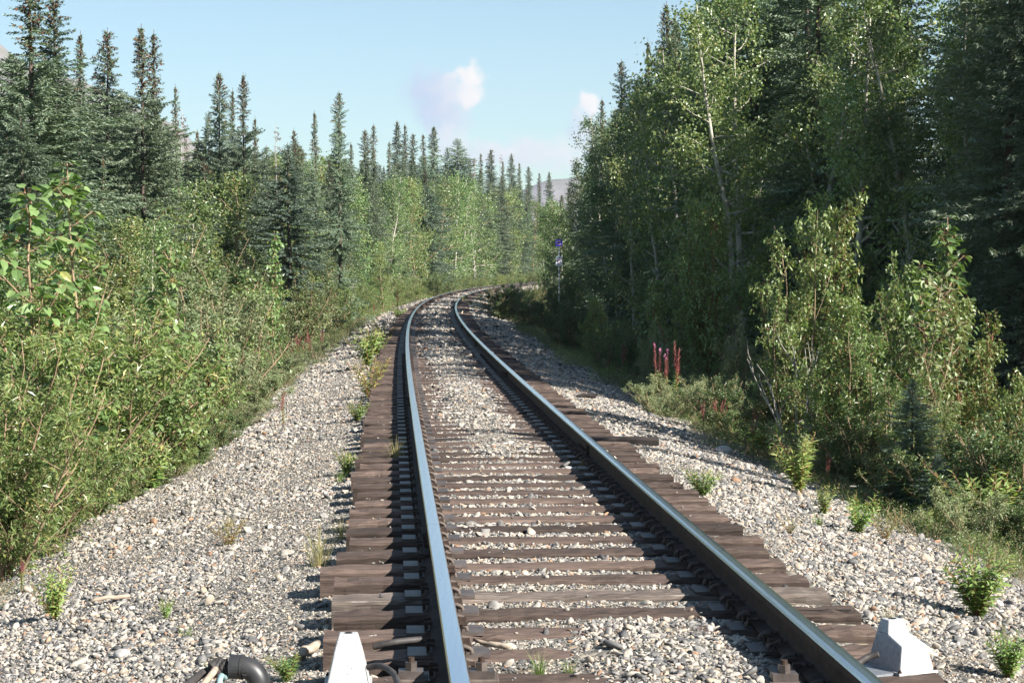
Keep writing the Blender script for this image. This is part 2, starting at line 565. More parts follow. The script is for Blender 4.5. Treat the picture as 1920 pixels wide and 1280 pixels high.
def pebble_mat():
    m, nt, b, N, L = new_mat('river pebbles')
    at = N('ShaderNodeAttribute')
    at.attribute_type = 'INSTANCER'
    at.attribute_name = 'tone'
    r = ramp(nt, [(0, (0.071, 0.071, 0.071)), (.15, (0.124, 0.123, 0.118)), (.32, (0.201, 0.196, 0.184)), (.48, (0.277, 0.264, 0.238)), (.64, (0.342, 0.314, 0.267)),
                  (.78, (0.407, 0.366, 0.301)), (.87, (0.342, 0.271, 0.192)), (.94, (0.543, 0.513, 0.460)), (.98, (0.319, 0.195, 0.118)), (1, (0.224, 0.142, 0.094))])
    L(at.outputs['Fac'], r.inputs[0])
    tc = N('ShaderNodeTexCoord')
    nz = N('ShaderNodeTexNoise')
    nz.inputs['Scale'].default_value = 2.4
    nz.inputs['Detail'].default_value = 5
    L(tc.outputs['Object'], nz.inputs['Vector'])
    r2 = ramp(nt, [(.3, (.74, .715, .70)), (.6, (1.08, 1.06, 1.07))])
    L(nz.outputs[0], r2.inputs[0])
    mu = N('ShaderNodeMix')
    mu.data_type = 'RGBA'
    mu.blend_type = 'MULTIPLY'
    mu.inputs[0].default_value = 1
    L(r.outputs[0], mu.inputs[6])
    L(r2.outputs[0], mu.inputs[7])
    L(mu.outputs[2], b.inputs['Base Color'])
    b.inputs['Roughness'].default_value = .72
    b.inputs['Specular IOR Level'].default_value = .3
    return m


M['pebble'] = pebble_mat()


def ground_mat():
    m, nt, b, N, L = new_mat('ballast and forest floor')
    at = N('ShaderNodeAttribute')
    at.attribute_name = 'gravel'
    tc = N('ShaderNodeTexCoord')
    vo = N('ShaderNodeTexVoronoi')
    vo.inputs['Scale'].default_value = 19
    L(tc.outputs['Object'], vo.inputs['Vector'])
    sp = N('ShaderNodeSeparateColor')
    L(vo.outputs['Color'], sp.inputs[0])
    r = ramp(nt, [(0, (.09, .088, .082)), (.3, (.17, .165, .15)), (.55, (.24, .225, .195)), (.8, (.29, .265, .225)), (.95, (.23, .17, .12)), (1, (.36, .34, .31))])
    L(sp.outputs[0], r.inputs[0])
    nz = N('ShaderNodeTexNoise')
    nz.inputs['Scale'].default_value = 1.1
    nz.inputs['Detail'].default_value = 8
    L(tc.outputs['Object'], nz.inputs['Vector'])
    r2 = ramp(nt, [(.3, (.74, .70, .65)), (.65, (1.0, .98, .95))])
    L(nz.outputs[0], r2.inputs[0])
    mu = N('ShaderNodeMix')
    mu.data_type = 'RGBA'
    mu.blend_type = 'MULTIPLY'
    mu.inputs[0].default_value = 1
    L(r.outputs[0], mu.inputs[6])
    L(r2.outputs[0], mu.inputs[7])
    n3 = N('ShaderNodeTexNoise')
    n3.inputs['Scale'].default_value = 6
    n3.inputs['Detail'].default_value = 8
    L(tc.outputs['Object'], n3.inputs['Vector'])
    r3 = ramp(nt, [(.3, (.03, .026, .018)), (.5, (.07, .065, .035)), (.7, (.06, .08, .03))])
    L(n3.outputs[0], r3.inputs[0])
    mx = N('ShaderNodeMix')
    mx.data_type = 'RGBA'
    L(at.outputs['Fac'], mx.inputs[0])
    L(r3.outputs[0], mx.inputs[6])
    L(mu.outputs[2], mx.inputs[7])
    L(mx.outputs[2], b.inputs['Base Color'])
    b.inputs['Roughness'].default_value = .9
    b.inputs['Specular IOR Level'].default_value = .15
    bp = N('ShaderNodeBump')
    bp.inputs['Strength'].default_value = .9
    bp.inputs['Distance'].default_value = .03
    bp.invert = True
    L(vo.outputs['Distance'], bp.inputs['Height'])
    L(bp.outputs[0], b.inputs['Normal'])
    return m


M['ground'] = ground_mat()


def plain_mat(name, col, rough=.5, metallic=0, spec=.4):
    m, nt, b, N, L = new_mat(name)
    b.inputs['Base Color'].default_value = (*col, 1)
    b.inputs['Roughness'].default_value = rough
    b.inputs['Metallic'].default_value = metallic
    b.inputs['Specular IOR Level'].default_value = spec
    return m


M['whitecast'] = noise_mat('white painted casting', [(.30, (.15, .15, .15)), (.38, (.36, .36, .36)), (.52, (.42, .42, .415)), (.7, (.50, .50, .49))], 75, (1, 1, .6), .5, .15, .002, spec=.4)
M['blackplastic'] = noise_mat('black plastic pipe', [(.3, (.018, .018, .02)), (.7, (.045, .043, .043))], 12, (1, 1, 1), .42, .08, .002, spec=.5)
M['cable'] = noise_mat('cable rubber', [(.3, (.025, .022, .022)), (.7, (.07, .062, .058))], 20, (1, 1, 1), .6, .2, .002)
M['tealcable'] = noise_mat('faded teal cable', [(.3, (.16, .25, .25)), (.7, (.30, .42, .42))], 20, (1, 1, 1), .55, .1, .002)
M['hole'] = plain_mat('dark opening', (.01, .01, .01), .9)
M['signblue'] = plain_mat('blue sign paint', (.03, .035, .30), .45)
M['signwhite'] = plain_mat('white sign paint', (.62, .66, .74), .45)
M['signorange'] = plain_mat('amber sign lettering', (.42, .22, .12), .5)
M['signred'] = plain_mat('red prohibition ring', (.22, .03, .05), .5)
M['signblack'] = plain_mat('black sign symbol', (.02, .02, .025), .5)
M['galv'] = noise_mat('galvanised steel', [(.3, (.30, .32, .35)), (.7, (.42, .44, .47))], 30, (1, 1, .2), .45, .1, .002, metallic=.7)
M['mountain'] = noise_mat('bare mountain rock', [(.32, (.07, .085, .055)), (.46, (.15, .14, .11)), (.56, (.20, .18, .185)), (.75, (.29, .265, .275))], 0.006, (1, 1, 1.6), .95, .8, 12, detail=10, spec=.1)

# ------------------------------------------------------------------ scene helpers
def link(name, me, parent=None):
    o = bpy.data.objects.new(name, me)
    COL.objects.link(o)
    if parent is not None:
        o.parent = parent
    return o


def tag(o, label, cat, group=None):
    o['label'] = label
    o['category'] = cat
    if group:
        o['group'] = group
    return o


def thing(name, label, cat, loc=(0, 0, 0), rot=(0, 0, 0), scale=(1, 1, 1), group=None):
    o = bpy.data.objects.new(name, None)
    o.empty_display_size = 0.2
    COL.objects.link(o)
    o.location = loc
    o.rotation_euler = rot
    o.scale = scale
    return tag(o, label, cat, group)


def structure(o):
    o['kind'] = 'structure'
    return o


class Proto:
    """A kind of thing: a list of (part name, mesh) and its height; every use makes new objects that share the meshes."""
    def __init__(self, name, cat, h, parts):
        self.name, self.cat, self.h, self.parts = name, cat, h, parts

    def put(self, loc, rz=0.0, s=1.0, sw=None, label='', group=None, tilt=(0, 0)):
        sw = s if sw is None else sw
        o = thing(self.name, label, self.cat, loc, (tilt[0], tilt[1], rz), (sw, sw, s), group)
        for n, me in self.parts:
            link(n, me, o)
        return o


ORD = ['first', 'second', 'third', 'fourth', 'fifth', 'sixth', 'seventh', 'eighth', 'ninth', 'tenth', 'eleventh', 'twelfth', 'thirteenth',
       'fourteenth', 'fifteenth', 'sixteenth', 'seventeenth', 'eighteenth', 'nineteenth', 'twentieth']


def ordinal(k):
    if k < 20:
        return ORD[k]
    k += 1
    t = {2: 'twenty', 3: 'thirty', 4: 'forty', 5: 'fifty', 6: 'sixty', 7: 'seventy', 8: 'eighty', 9: 'ninety'}[k // 10]
    if k % 10 == 0:
        return t[:-1] + 'ieth'
    return t + '-' + ORD[k % 10 - 1]


# ------------------------------------------------------------------ ground, mountains
def build_ground():
    ys = np.concatenate([np.linspace(-60, 4, 30), np.arange(4.2, 36, .09), np.arange(36, 90, .3), np.arange(90, 260, 1.2), np.geomspace(262, 7000, 40)])
    ds = np.concatenate([-np.geomspace(4000, 14, 26), np.arange(-13, -3.0, .35), np.arange(-2.8, 2.9, .07), np.arange(3.05, 13, .35), np.geomspace(14, 4000, 26)])
    Y, D = np.meshgrid(ys, ds, indexing='ij')
    X = track_x(Y) + D * np.sqrt(1 + track_h(Y) ** 2)
    Z = ground_z(X, Y)
    V = np.stack([X, Y, Z], -1).reshape(-1, 3)
    n, m = X.shape
    i = np.arange(n - 1)[:, None] * m
    j = np.arange(m - 1)[None]
    F = np.stack([i + j, i + j + 1, i + m + j + 1, i + m + j], -1).reshape(-1, 4)
    mb = MB()
    mb.add(V, F)
    me = mb.mesh('ground', M['ground'], True)
    dd = D.reshape(-1)
    nzv = smooth_noise(V[:, 0], V[:, 1], 1.4, 9) * .35
    lim_l = np.interp(V[:, 1], [0, 16, 26, 45, 60, 200], [-4.8, -4.4, -3.6, -3.3, -2.9, -2.8])
    lim_r = np.interp(V[:, 1], [0, 12, 20, 60, 200], [3.6, 3.4, 3.0, 3.0, 3.0])
    g = np.minimum(np.clip((dd + nzv - lim_l) / .5, 0, 1), np.clip((lim_r - dd + nzv) / .5, 0, 1))
    a = me.attributes.new('gravel', 'FLOAT', 'POINT')
    a.data.foreach_set('value', g.astype(np.float32))
    structure(link('ground', me))


build_ground()


def mountain(name, pts, y0, depth, seed):
    """pts: (bearing, elevation) tangents of the crest; a ridge of real size standing y0 metres away."""
    pts = np.array(pts, float)
    u = np.linspace(pts[0, 0], pts[-1, 0], 140)
    crest = np.interp(u, pts[:, 0], pts[:, 1])
    rows = np.linspace(0, 1, 26)
    r = np.random.RandomState(seed)
    V = []
    for t in rows:
        yy = y0 + depth * t
        X = u * (y0 + depth * .55)
        prof = math.sin(min(1, t / .55) * math.pi / 2) if t < .55 else math.cos((t - .55) / .45 * math.pi / 2)
        H = crest * (y0 + depth * .55) + CAM_Z
        Z = -5 + (H + 5) * prof ** 1.2
        Z = Z + (smooth_noise(X, np.full_like(X, yy), .012, seed) * .07 + smooth_noise(X, np.full_like(X, yy), .045, seed + 1) * .035) * H * prof
        V.append(np.stack([X, np.full_like(X, yy), Z], -1))
    V = np.array(V)
    n, m = V.shape[:2]
    i = np.arange(n - 1)[:, None] * m
    j = np.arange(m - 1)[None]
    mb = MB()
    mb.add(V.reshape(-1, 3), np.stack([i + j, i + j + 1, i + m + j + 1, i + m + j], -1).reshape(-1, 4))
    structure(link(name, mb.mesh(name, M['mountain'], True)))


def bt(u, v):
    return ((u - 960) / FPX, (505 - v) / FPX)


mountain('mountain_ridge', [bt(820, 470), bt(900, 430), bt(985, 352), bt(1030, 336), bt(1060, 333), bt(1086, 329), bt(1130, 320), bt(1200, 330), bt(1400, 380), bt(1600, 470)], 2500, 500, 21)
mountain('mountain_slope', [bt(-900, 470), bt(-500, 250), bt(-200, 120), bt(0, 78), bt(60, 112), bt(160, 155), bt(240, 200), bt(300, 232), bt(345, 256), bt(372, 292), bt(430, 350), bt(520, 400), bt(640, 470)], 1700, 500, 33)

# ------------------------------------------------------------------ track
HALF = 0.7535
TIE_TOP = -0.19
rng = np.random.RandomState(7)


def along(y0, y1, step):
    n = max(2, int(round((y1 - y0) / step)) + 1)
    return np.linspace(y0, y1, n)


def offset_pt(y, off):
    h = track_h(y)
    k = 1 / np.sqrt(1 + h * h)
    return track_x(y) + off * k, y - off * h * k


PROFILE = [(-.033, -.0025), (-.014, 0), (.014, 0), (.033, -.0025), (.0385, -.011), (.0385, -.036), (.010, -.044), (.0085, -.075), (.0095, -.125), (.014, -.142), (.070, -.157), (.070, -.169),
           (-.070, -.169), (-.070, -.157), (-.014, -.142), (-.0095, -.125), (-.0085, -.075), (-.010, -.044), (-.0385, -.036), (-.0385, -.011)]


def rail_mesh(y0, y1, off):
    ys = along(y0, y1, .4 if y0 < 60 else 1.2)
    h = track_h(ys)
    k = 1 / np.sqrt(1 + h * h)
    cx, cy = offset_pt(ys, off)
    pr = np.array(PROFILE)
    V = np.stack([cx[:, None] + pr[None, :, 0] * k[:, None], cy[:, None] - pr[None, :, 0] * (h * k)[:, None], np.broadcast_to(pr[None, :, 1], (len(ys), len(pr)))], -1)
    n, m = V.shape[:2]
    i = np.arange(n - 1)[:, None] * m
    j = np.arange(m)[None]
    j2 = (j + 1) % m
    F = np.stack([i + j, i + m + j, i + m + j2, i + j2], -1)
    mats = np.broadcast_to(np.where((np.arange(m) <= 3) | (np.arange(m) == m - 1), 0, 1)[None], (n - 1, m)).reshape(-1)
    mb = MB()
    mb.add(V.reshape(-1, 3), F.reshape(-1, 4), mats)
    mb.f.append(np.arange(m)[None, ::-1])
    mb.m.append(np.array([1]))
    mb.f.append(((n - 1) * m + np.arange(m))[None])
    mb.m.append(np.array([1]))
    return mb.mesh('rail_bar', [M['railtop'], M['rust']], False)


def anchor_mesh():
    mb = MB()
    a = np.linspace(-.15 * math.pi, 1.0 * math.pi, 10)
    P = np.stack([.045 + .055 * np.cos(a) , np.zeros_like(a), -.150 + .026 * np.sin(a) - .012], -1)
    mb.tube(P, .0105, 6)
    P2 = np.stack([np.linspace(-.08, .085, 4), np.zeros(4), np.array([-.172, -.18, -.18, -.172])], -1)
    mb.tube(P2, .009, 5)
    return mb.mesh('rail_anchor', M['dirtysteel'], True)


def joint_mesh():
    mb = MB()
    for s in (-1, 1):
        mb.box((0.024 * s, 0, -.092), (.020, .62, .088), 0)
        mb.box((0.045 * s, 0, -.139), (.034, .62, .014), 0)
    return mb.mesh('joint_bar', M['rust'])


def hexbolt(r, h, name, mat):
    mb = MB()
    mb.tube([(0, 0, 0), (0, 0, h * .55)], r, 6)
    mb.tube([(0, 0, h * .55), (0, 0, h)], r * .55, 8)
    return mb.mesh(name, mat)


ANCHOR, JOINT = anchor_mesh(), joint_mesh()
BOLT = hexbolt(.016, .026, 'bolt', M['rust'])


def build_rail(off, joints, label):
    root = thing('rail', label, 'rail', (0, 0, 0), group='running rails of the track')
    cuts = [3.5] + joints + [285]
    for a, b in zip(cuts[:-1], cuts[1:]):
        link('rail_bar', rail_mesh(a + .003, b - .003, off), root)
    for y in joints[:8]:
        x, yy = offset_pt(y, off)
        j = link('joint_bar', JOINT, root)
        j.location = (float(x), float(yy), 0)
        j.rotation_euler = (0, 0, -math.atan(float(track_h(y))))
        for s in (-1, 1):
            for q in (-.22, -.08, .08, .22):
                b = link('bolt', BOLT, j)
                b.location = (.034 * s, q, -.092)
                b.rotation_euler = (0, s * math.pi / 2, 0)
    inner = -1 if off > 0 else 1
    k = 0
    y = 6.0
    while k < 96:
        y += .495
        for e in (-.15, .15):
            x, yy = offset_pt(y + e + rng.uniform(-.02, .02), off)
            a = link('rail_anchor', ANCHOR, root)
            a.location = (float(x), float(yy), 0)
            a.rotation_euler = (0, 0, -math.atan(float(track_h(y))) + (0 if inner > 0 else math.pi))
            k += 1


build_rail(-HALF, [11.0, 22.9, 34.8, 46.7, 58.6, 70.5, 82.4, 94.3, 106.2, 118.1, 130, 141.9, 153.8], 'left running rail with a shiny worn head and a rusty brown web')
build_rail(HALF, [4.8, 16.7, 28.6, 40.5, 52.4, 64.3, 76.2, 88.1, 100, 111.9, 123.8, 135.7, 147.6], 'right running rail throwing its dark shadow onto the ballast between the rails')


def tie_mesh(seed, mat, L=2.59, crack=False):
    r = np.random.RandomState(seed)
    nx = 40
    xs = np.linspace(-L / 2, L / 2, nx)
    w, t = .115, .178
    prof = [(-w, -t), (-w, -.016), (-w + .016, 0), (-.04, .002), (.04, .002), (w - .016, 0), (w, -.016), (w, -t)]
    V = []
    for x in xs:
        for (y, z) in prof:
            V.append((x, y + .004 * r.randn(), z + .0035 * r.randn() - (.006 if z > -.1 else 0) * abs(r.randn()) * (abs(abs(x) - L / 2) < .1)))
    m = len(prof)
    i = np.arange(nx - 1)[:, None] * m
    j = np.arange(m)[None]
    k = (j + 1) % m
    mb = MB()
    mb.add(V, np.stack([i + j, i + k, i + m + k, i + m + j], -1).reshape(-1, 4))
    mb.f.append(np.arange(m)[None, :])
    mb.m.append(np.array([0]))
    mb.f.append(((nx - 1) * m + np.arange(m))[None, ::-1])
    mb.m.append(np.array([0]))
    if crack:                        # a split running in from the end
        mb.box((L / 2 - .34, -.02, .001), (.62, .008, .006), 1)
    return mb.mesh('railway_tie', [mat, M['hole']])


TIES = [tie_mesh(s, M['tie']) for s in range(6)]
TIE_CRACK = tie_mesh(11, M['tie'], crack=True)
TIE_PALE = tie_mesh(12, M['tie_pale'])
TIE_LONG = tie_mesh(13, M['tie'], L=2.66)
TIE_DARKLONG = tie_mesh(14, M['tie_dark'], L=2.95)


def plate_mesh():
    mb = MB()
    mb.box((0, 0, .008), (.36, .19, .016), 0)
    for s in (-1, 1):
        mb.box((.083 * s, 0, .021), (.016, .19, .012), 0)
    return mb.mesh('tie_plate', M['plate'])


def spike_mesh():
    mb = MB()
    mb.box((0, 0, .018), (.016, .016, .036), 0)
    mb.box((-.008, 0, .042), (.042, .030, .014), 0, taper=.8)
    return mb.mesh('spike', M['rust'])


PLATE, SPIKE = plate_mesh(), spike_mesh()
TIE_Y = []
SPECIAL = {}
y = 5.72
k = 0
tie_rows = []
while y < 292:
    tie_rows.append(y)
    y += .495 + rng.uniform(-.018, .018)
tie_rows = np.array(tie_rows)


def nearest_tie(yy):
    return int(np.argmin(np.abs(tie_rows - yy)))


def tie_depth(v):
    return FPX * (CAM_Z - TIE_TOP) / (v - 505.0)


SPECIAL[nearest_tie(tie_depth(1056))] = ('long', 'tie jutting out farthest past the left rail, its front face worn to bare ochre wood')
SPECIAL[nearest_tie(tie_depth(1103))] = ('pale', 'tie bleached almost white beside the inside of the left rail')
SPECIAL[nearest_tie(tie_depth(825))] = ('darklong', 'black tie jutting far out past the right rail beside its joint')
SPECIAL[nearest_tie(tie_depth(1135))] = ('crack', 'tie with a long split in its right end')
box_tie = nearest_tie(7.5)
joint_tie = nearest_tie(11.0)
stuff_mb = MB()
n_ind = 0
for k, yy in enumerate(tie_rows):
    h = float(track_h(yy))
    rz = -math.atan(h) + rng.uniform(-.012, .012)
    sh = rng.uniform(-.045, .04)
    if yy > 5.72 and n_ind < 300:
        n_ind += 1
        kind, lab = SPECIAL.get(k, (None, None))
        me = {None: TIES[k % 6], 'long': TIE_LONG, 'pale': TIE_PALE, 'darklong': TIE_DARKLONG, 'crack': TIE_CRACK}[kind]
        if kind == 'long':
            sh = -.075
        if kind == 'darklong':
            sh = .2
        if lab is None:
            if k < box_tie:
                lab = 'brown wooden tie %s in front of the white signal boxes' % ordinal(box_tie - k - 1)
            elif k == box_tie:
                lab = 'brown wooden tie carrying the two white signal boxes at its ends'
            elif k <= joint_tie:
                lab = 'weathered brown tie, %s beyond the white signal boxes' % ordinal(k - box_tie - 1)
            elif yy < 22.9:
                lab = 'weathered brown tie, %s beyond the nearest joint in the left rail' % ordinal(k - joint_tie - 1)
            elif yy < 34.8:
                lab = 'half buried brown tie, %s beyond the second joint in the left rail' % ordinal(k - nearest_tie(22.9) - 1)
            elif yy < 46.7:
                lab = 'half buried brown tie, %s beyond the third joint in the left rail' % ordinal(k - nearest_tie(34.8) - 1)
            elif yy < 58.6:
                lab = 'half buried tie, %s beyond the fourth joint in the left rail' % ordinal(k - nearest_tie(46.7) - 1)
            else:
                lab = 'small dark wooden tie in the far bend beyond the fifth joint in the left rail'
        x = float(track_x(yy)) + sh
        o = thing('railway_tie', lab, 'railway tie', (x, yy, TIE_TOP), (0, rng.uniform(-.004, .004), rz), group='wooden ties under the rails')
        link('tie_beam', me, o)
        if n_ind < 150:
            for s in (-1, 1):
                p = link('tie_plate', PLATE, o)
                p.location = (s * HALF - sh, 0, 0.002)
                if n_ind < 62:
                    for a, b in ((1, .05), (1, -.055), (-1, .06), (-1, -.05)):
                        q = link('spike', SPIKE, p)
                        q.location = (a * .088, b + rng.uniform(-.012, .012), .012)
                        q.rotation_euler = (rng.uniform(-.1, .1), rng.uniform(-.1, .1), 0 if a > 0 else math.pi)
    elif n_ind >= 300:
        c, s_ = math.cos(rz), math.sin(rz)
        stuff_mb.box((float(track_x(yy)) + sh, yy, TIE_TOP - .089), (2.59, .23, .178), 0, M=[[c, -s_, 0], [s_, c, 0], [0, 0, 1]])
fo = link('distant_ties', stuff_mb.mesh('distant_ties', M['tie']))
fo['kind'] = 'stuff'

# ------------------------------------------------------------------ gravel (stuff)
def ico(sub):
    import bmesh
    bm = bmesh.new()
    bmesh.ops.create_icosphere(bm, subdivisions=sub, radius=1)
    V = np.array([v.co[:] for v in bm.verts])
    F = np.array([[v.index for v in f.verts] for f in bm.faces])
    bm.free()
    return V, F


HID = bpy.data.collections.new('pebble shapes')
HIDW = bpy.data.collections.new('undergrowth shapes')


def pebble_protos():
    V0, F0 = ico(2)
    for k in range(12):
        r = np.random.RandomState(100 + k)
        V = V0.copy()
        for _ in range(r.randint(5, 12)):                 # chipped flats
            n = unit(r.randn(3))
            d = r.uniform(.42, .8)
            dist = V @ n - d
            V = V - np.clip(dist, 0, None)[:, None] * n * .97
        V = V * np.array([1, r.uniform(.58, .9), r.uniform(.30, .60)])
        V = V * (1 + .06 * smooth_noise(V[:, 0], V[:, 1] + V[:, 2], 3, 50 + k))[:, None]
        mb = MB()
        mb.add(V, F0)
        me = mb.mesh('pebble', M['pebble'], True)
        o = bpy.data.objects.new('pebble_%02d' % k, me)
        HID.objects.link(o)


pebble_protos()


def scatter(name, P, rot, scl, idx, tone, coll):
    me = bpy.data.meshes.new(name)
    n = len(P)
    me.vertices.add(n)
    me.vertices.foreach_set('co', np.asarray(P, np.float32).ravel())
    for nm, typ, dat, key in (('rot', 'FLOAT_VECTOR', rot, 'vector'), ('scl', 'FLOAT_VECTOR', scl, 'vector'), ('idx', 'INT', idx, 'value'), ('tone', 'FLOAT', tone, 'value')):
        a = me.attributes.new(nm, typ, 'POINT')
        a.data.foreach_set(key, np.asarray(dat, np.int32 if typ == 'INT' else np.float32).ravel())
    o = link(name, me)
    ng = bpy.data.node_groups.new(name, 'GeometryNodeTree')
    ng.interface.new_socket('Geometry', in_out='INPUT', socket_type='NodeSocketGeometry')
    ng.interface.new_socket('Geometry', in_out='OUTPUT', socket_type='NodeSocketGeometry')
    N, L = ng.nodes.new, ng.links.new
    gi, go = N('NodeGroupInput'), N('NodeGroupOutput')
    m2p = N('GeometryNodeMeshToPoints')
    L(gi.outputs[0], m2p.inputs[0])
    iop = N('GeometryNodeInstanceOnPoints')
    ci = N('GeometryNodeCollectionInfo')
    ci.inputs['Collection'].default_value = coll
    ci.inputs['Separate Children'].default_value = True
    ci.inputs['Reset Children'].default_value = True
    iop.inputs['Pick Instance'].default_value = True

    def attr(nm, t):
        a = N('GeometryNodeInputNamedAttribute')
        a.data_type = t
        a.inputs['Name'].default_value = nm
        return [s for s in a.outputs if s.enabled and s.name == 'Attribute'][0]
    e2r = N('FunctionNodeEulerToRotation')
    L(attr('rot', 'FLOAT_VECTOR'), e2r.inputs[0])
    L(m2p.outputs[0], iop.inputs['Points'])
    L(ci.outputs[0], iop.inputs['Instance'])
    L(attr('idx', 'INT'), iop.inputs['Instance Index'])
    L(e2r.outputs[0], iop.inputs['Rotation'])
    L(attr('scl', 'FLOAT_VECTOR'), iop.inputs['Scale'])
    L(iop.outputs[0], go.inputs[0])
    md = o.modifiers.new('scatter', 'NODES')
    md.node_group = ng
    o['kind'] = 'stuff'
    return o


def build_gravel():
    r = np.random.RandomState(5)
    P, S = [], []
    # (y0, y1, left edge, right edge, pebbles per square metre, mean half-size)
    for y0, y1, dl, dr, dens, size in ((5.4, 9.5, -3.9, 3.7, 3100, .0120), (9.5, 14, -4.6, 3.9, 2500, .0122), (14, 21, -5.0, 3.9, 1650, .0140), (21, 34, -4.6, 3.9, 950, .0172), (34, 62, -4.0, 3.8, 380, .026), (62, 120, -3.6, 3.6, 100, .046), (120, 200, -3.4, 3.4, 35, .07)):
        n = int((y1 - y0) * (dr - dl) * dens)
        yy = r.uniform(y0, y1, n)
        dd = r.uniform(dl, dr, n)
        xx = track_x(yy) + dd
        sz = size * np.exp(.40 * r.randn(n))
        big = r.rand(n) < .012
        sz = np.where(big, sz * r.uniform(1.5, 2.2, n), sz)
        sz = np.minimum(sz, .055 if y0 < 30 else .12)
        # finer grit along the tie ends and down the middle
        fine = smooth_noise(xx, yy, 1.6, 77) > .25 - .5 * ((dd < -1.25) & (dd > -2.1))
        sz = np.where(fine & ~big, sz * .58, sz)
        # frame edges: nothing outside the field of view is needed
        keep = np.abs(xx) < .285 * yy + 1.2
        # thin out in the planting
        lim_l = np.interp(yy, [0, 16, 26, 45, 60, 200], [-4.9, -4.5, -3.7, -3.4, -3.0, -2.9])
        keep &= (dd > lim_l + r.rand(n) * .7) & (dd < 3.7 - r.rand(n) * .6)
        z = ground_z(xx, yy)
        # not inside the ties, the rails' feet or above the rail plates
        near = np.abs(yy - tie_rows[np.clip(np.searchsorted(tie_rows, yy), 1, len(tie_rows) - 1)])
        near = np.minimum(near, np.abs(yy - tie_rows[np.clip(np.searchsorted(tie_rows, yy) - 1, 0, None)]))
        ontie = (near < .115 + sz * .5) & (np.abs(dd) < 1.34)
        keep &= ~(ontie & (z + sz * .35 < TIE_TOP))
        loose = ontie & (r.rand(n) < .55) & (z < TIE_TOP + .02)
        keep &= ~loose
        z = np.where(ontie, np.maximum(z, TIE_TOP), z - (.3 * sz if y0 > 13 else 0) * (np.abs(dd) < 1.3))
        for off in (-HALF, HALF):
            keep &= ~((np.abs(dd - off) < .10 + sz) & (z > -.26))
        P.append(np.stack([xx, yy, z + sz * r.uniform(-.05, .38, n)], -1)[keep])
        S.append(sz[keep])
    P, S = np.concatenate(P), np.concatenate(S)
    # a few stray stones lying on the ties
    n = 420
    ti = r.randint(2, 46, n)
    yy = tie_rows[ti] + r.uniform(-.09, .09, n)
    dd = r.uniform(-1.2, 1.2, n)
    ok = np.minimum(np.abs(dd - HALF), np.abs(dd + HALF)) > .22
    s = .010 * np.exp(.4 * r.randn(n))
    P = np.concatenate([P, np.stack([track_x(yy) + dd, yy, np.full(n, TIE_TOP) + s * .4], -1)[ok]])
    S = np.concatenate([S, s[ok]])
    n = len(P)
    rot = np.stack([r.randn(n) * .48, r.randn(n) * .48, r.uniform(0, 6.28, n)], -1)
    scl = S[:, None] * np.stack([r.uniform(.9, 1.25, n), r.uniform(.85, 1.1, n), r.uniform(.85, 1.15, n)], -1)
    tone = r.rand(n)
    scatter('gravel', P, rot, scl, r.randint(0, 12, n), tone, HID)
    return n


NPEB = build_gravel()
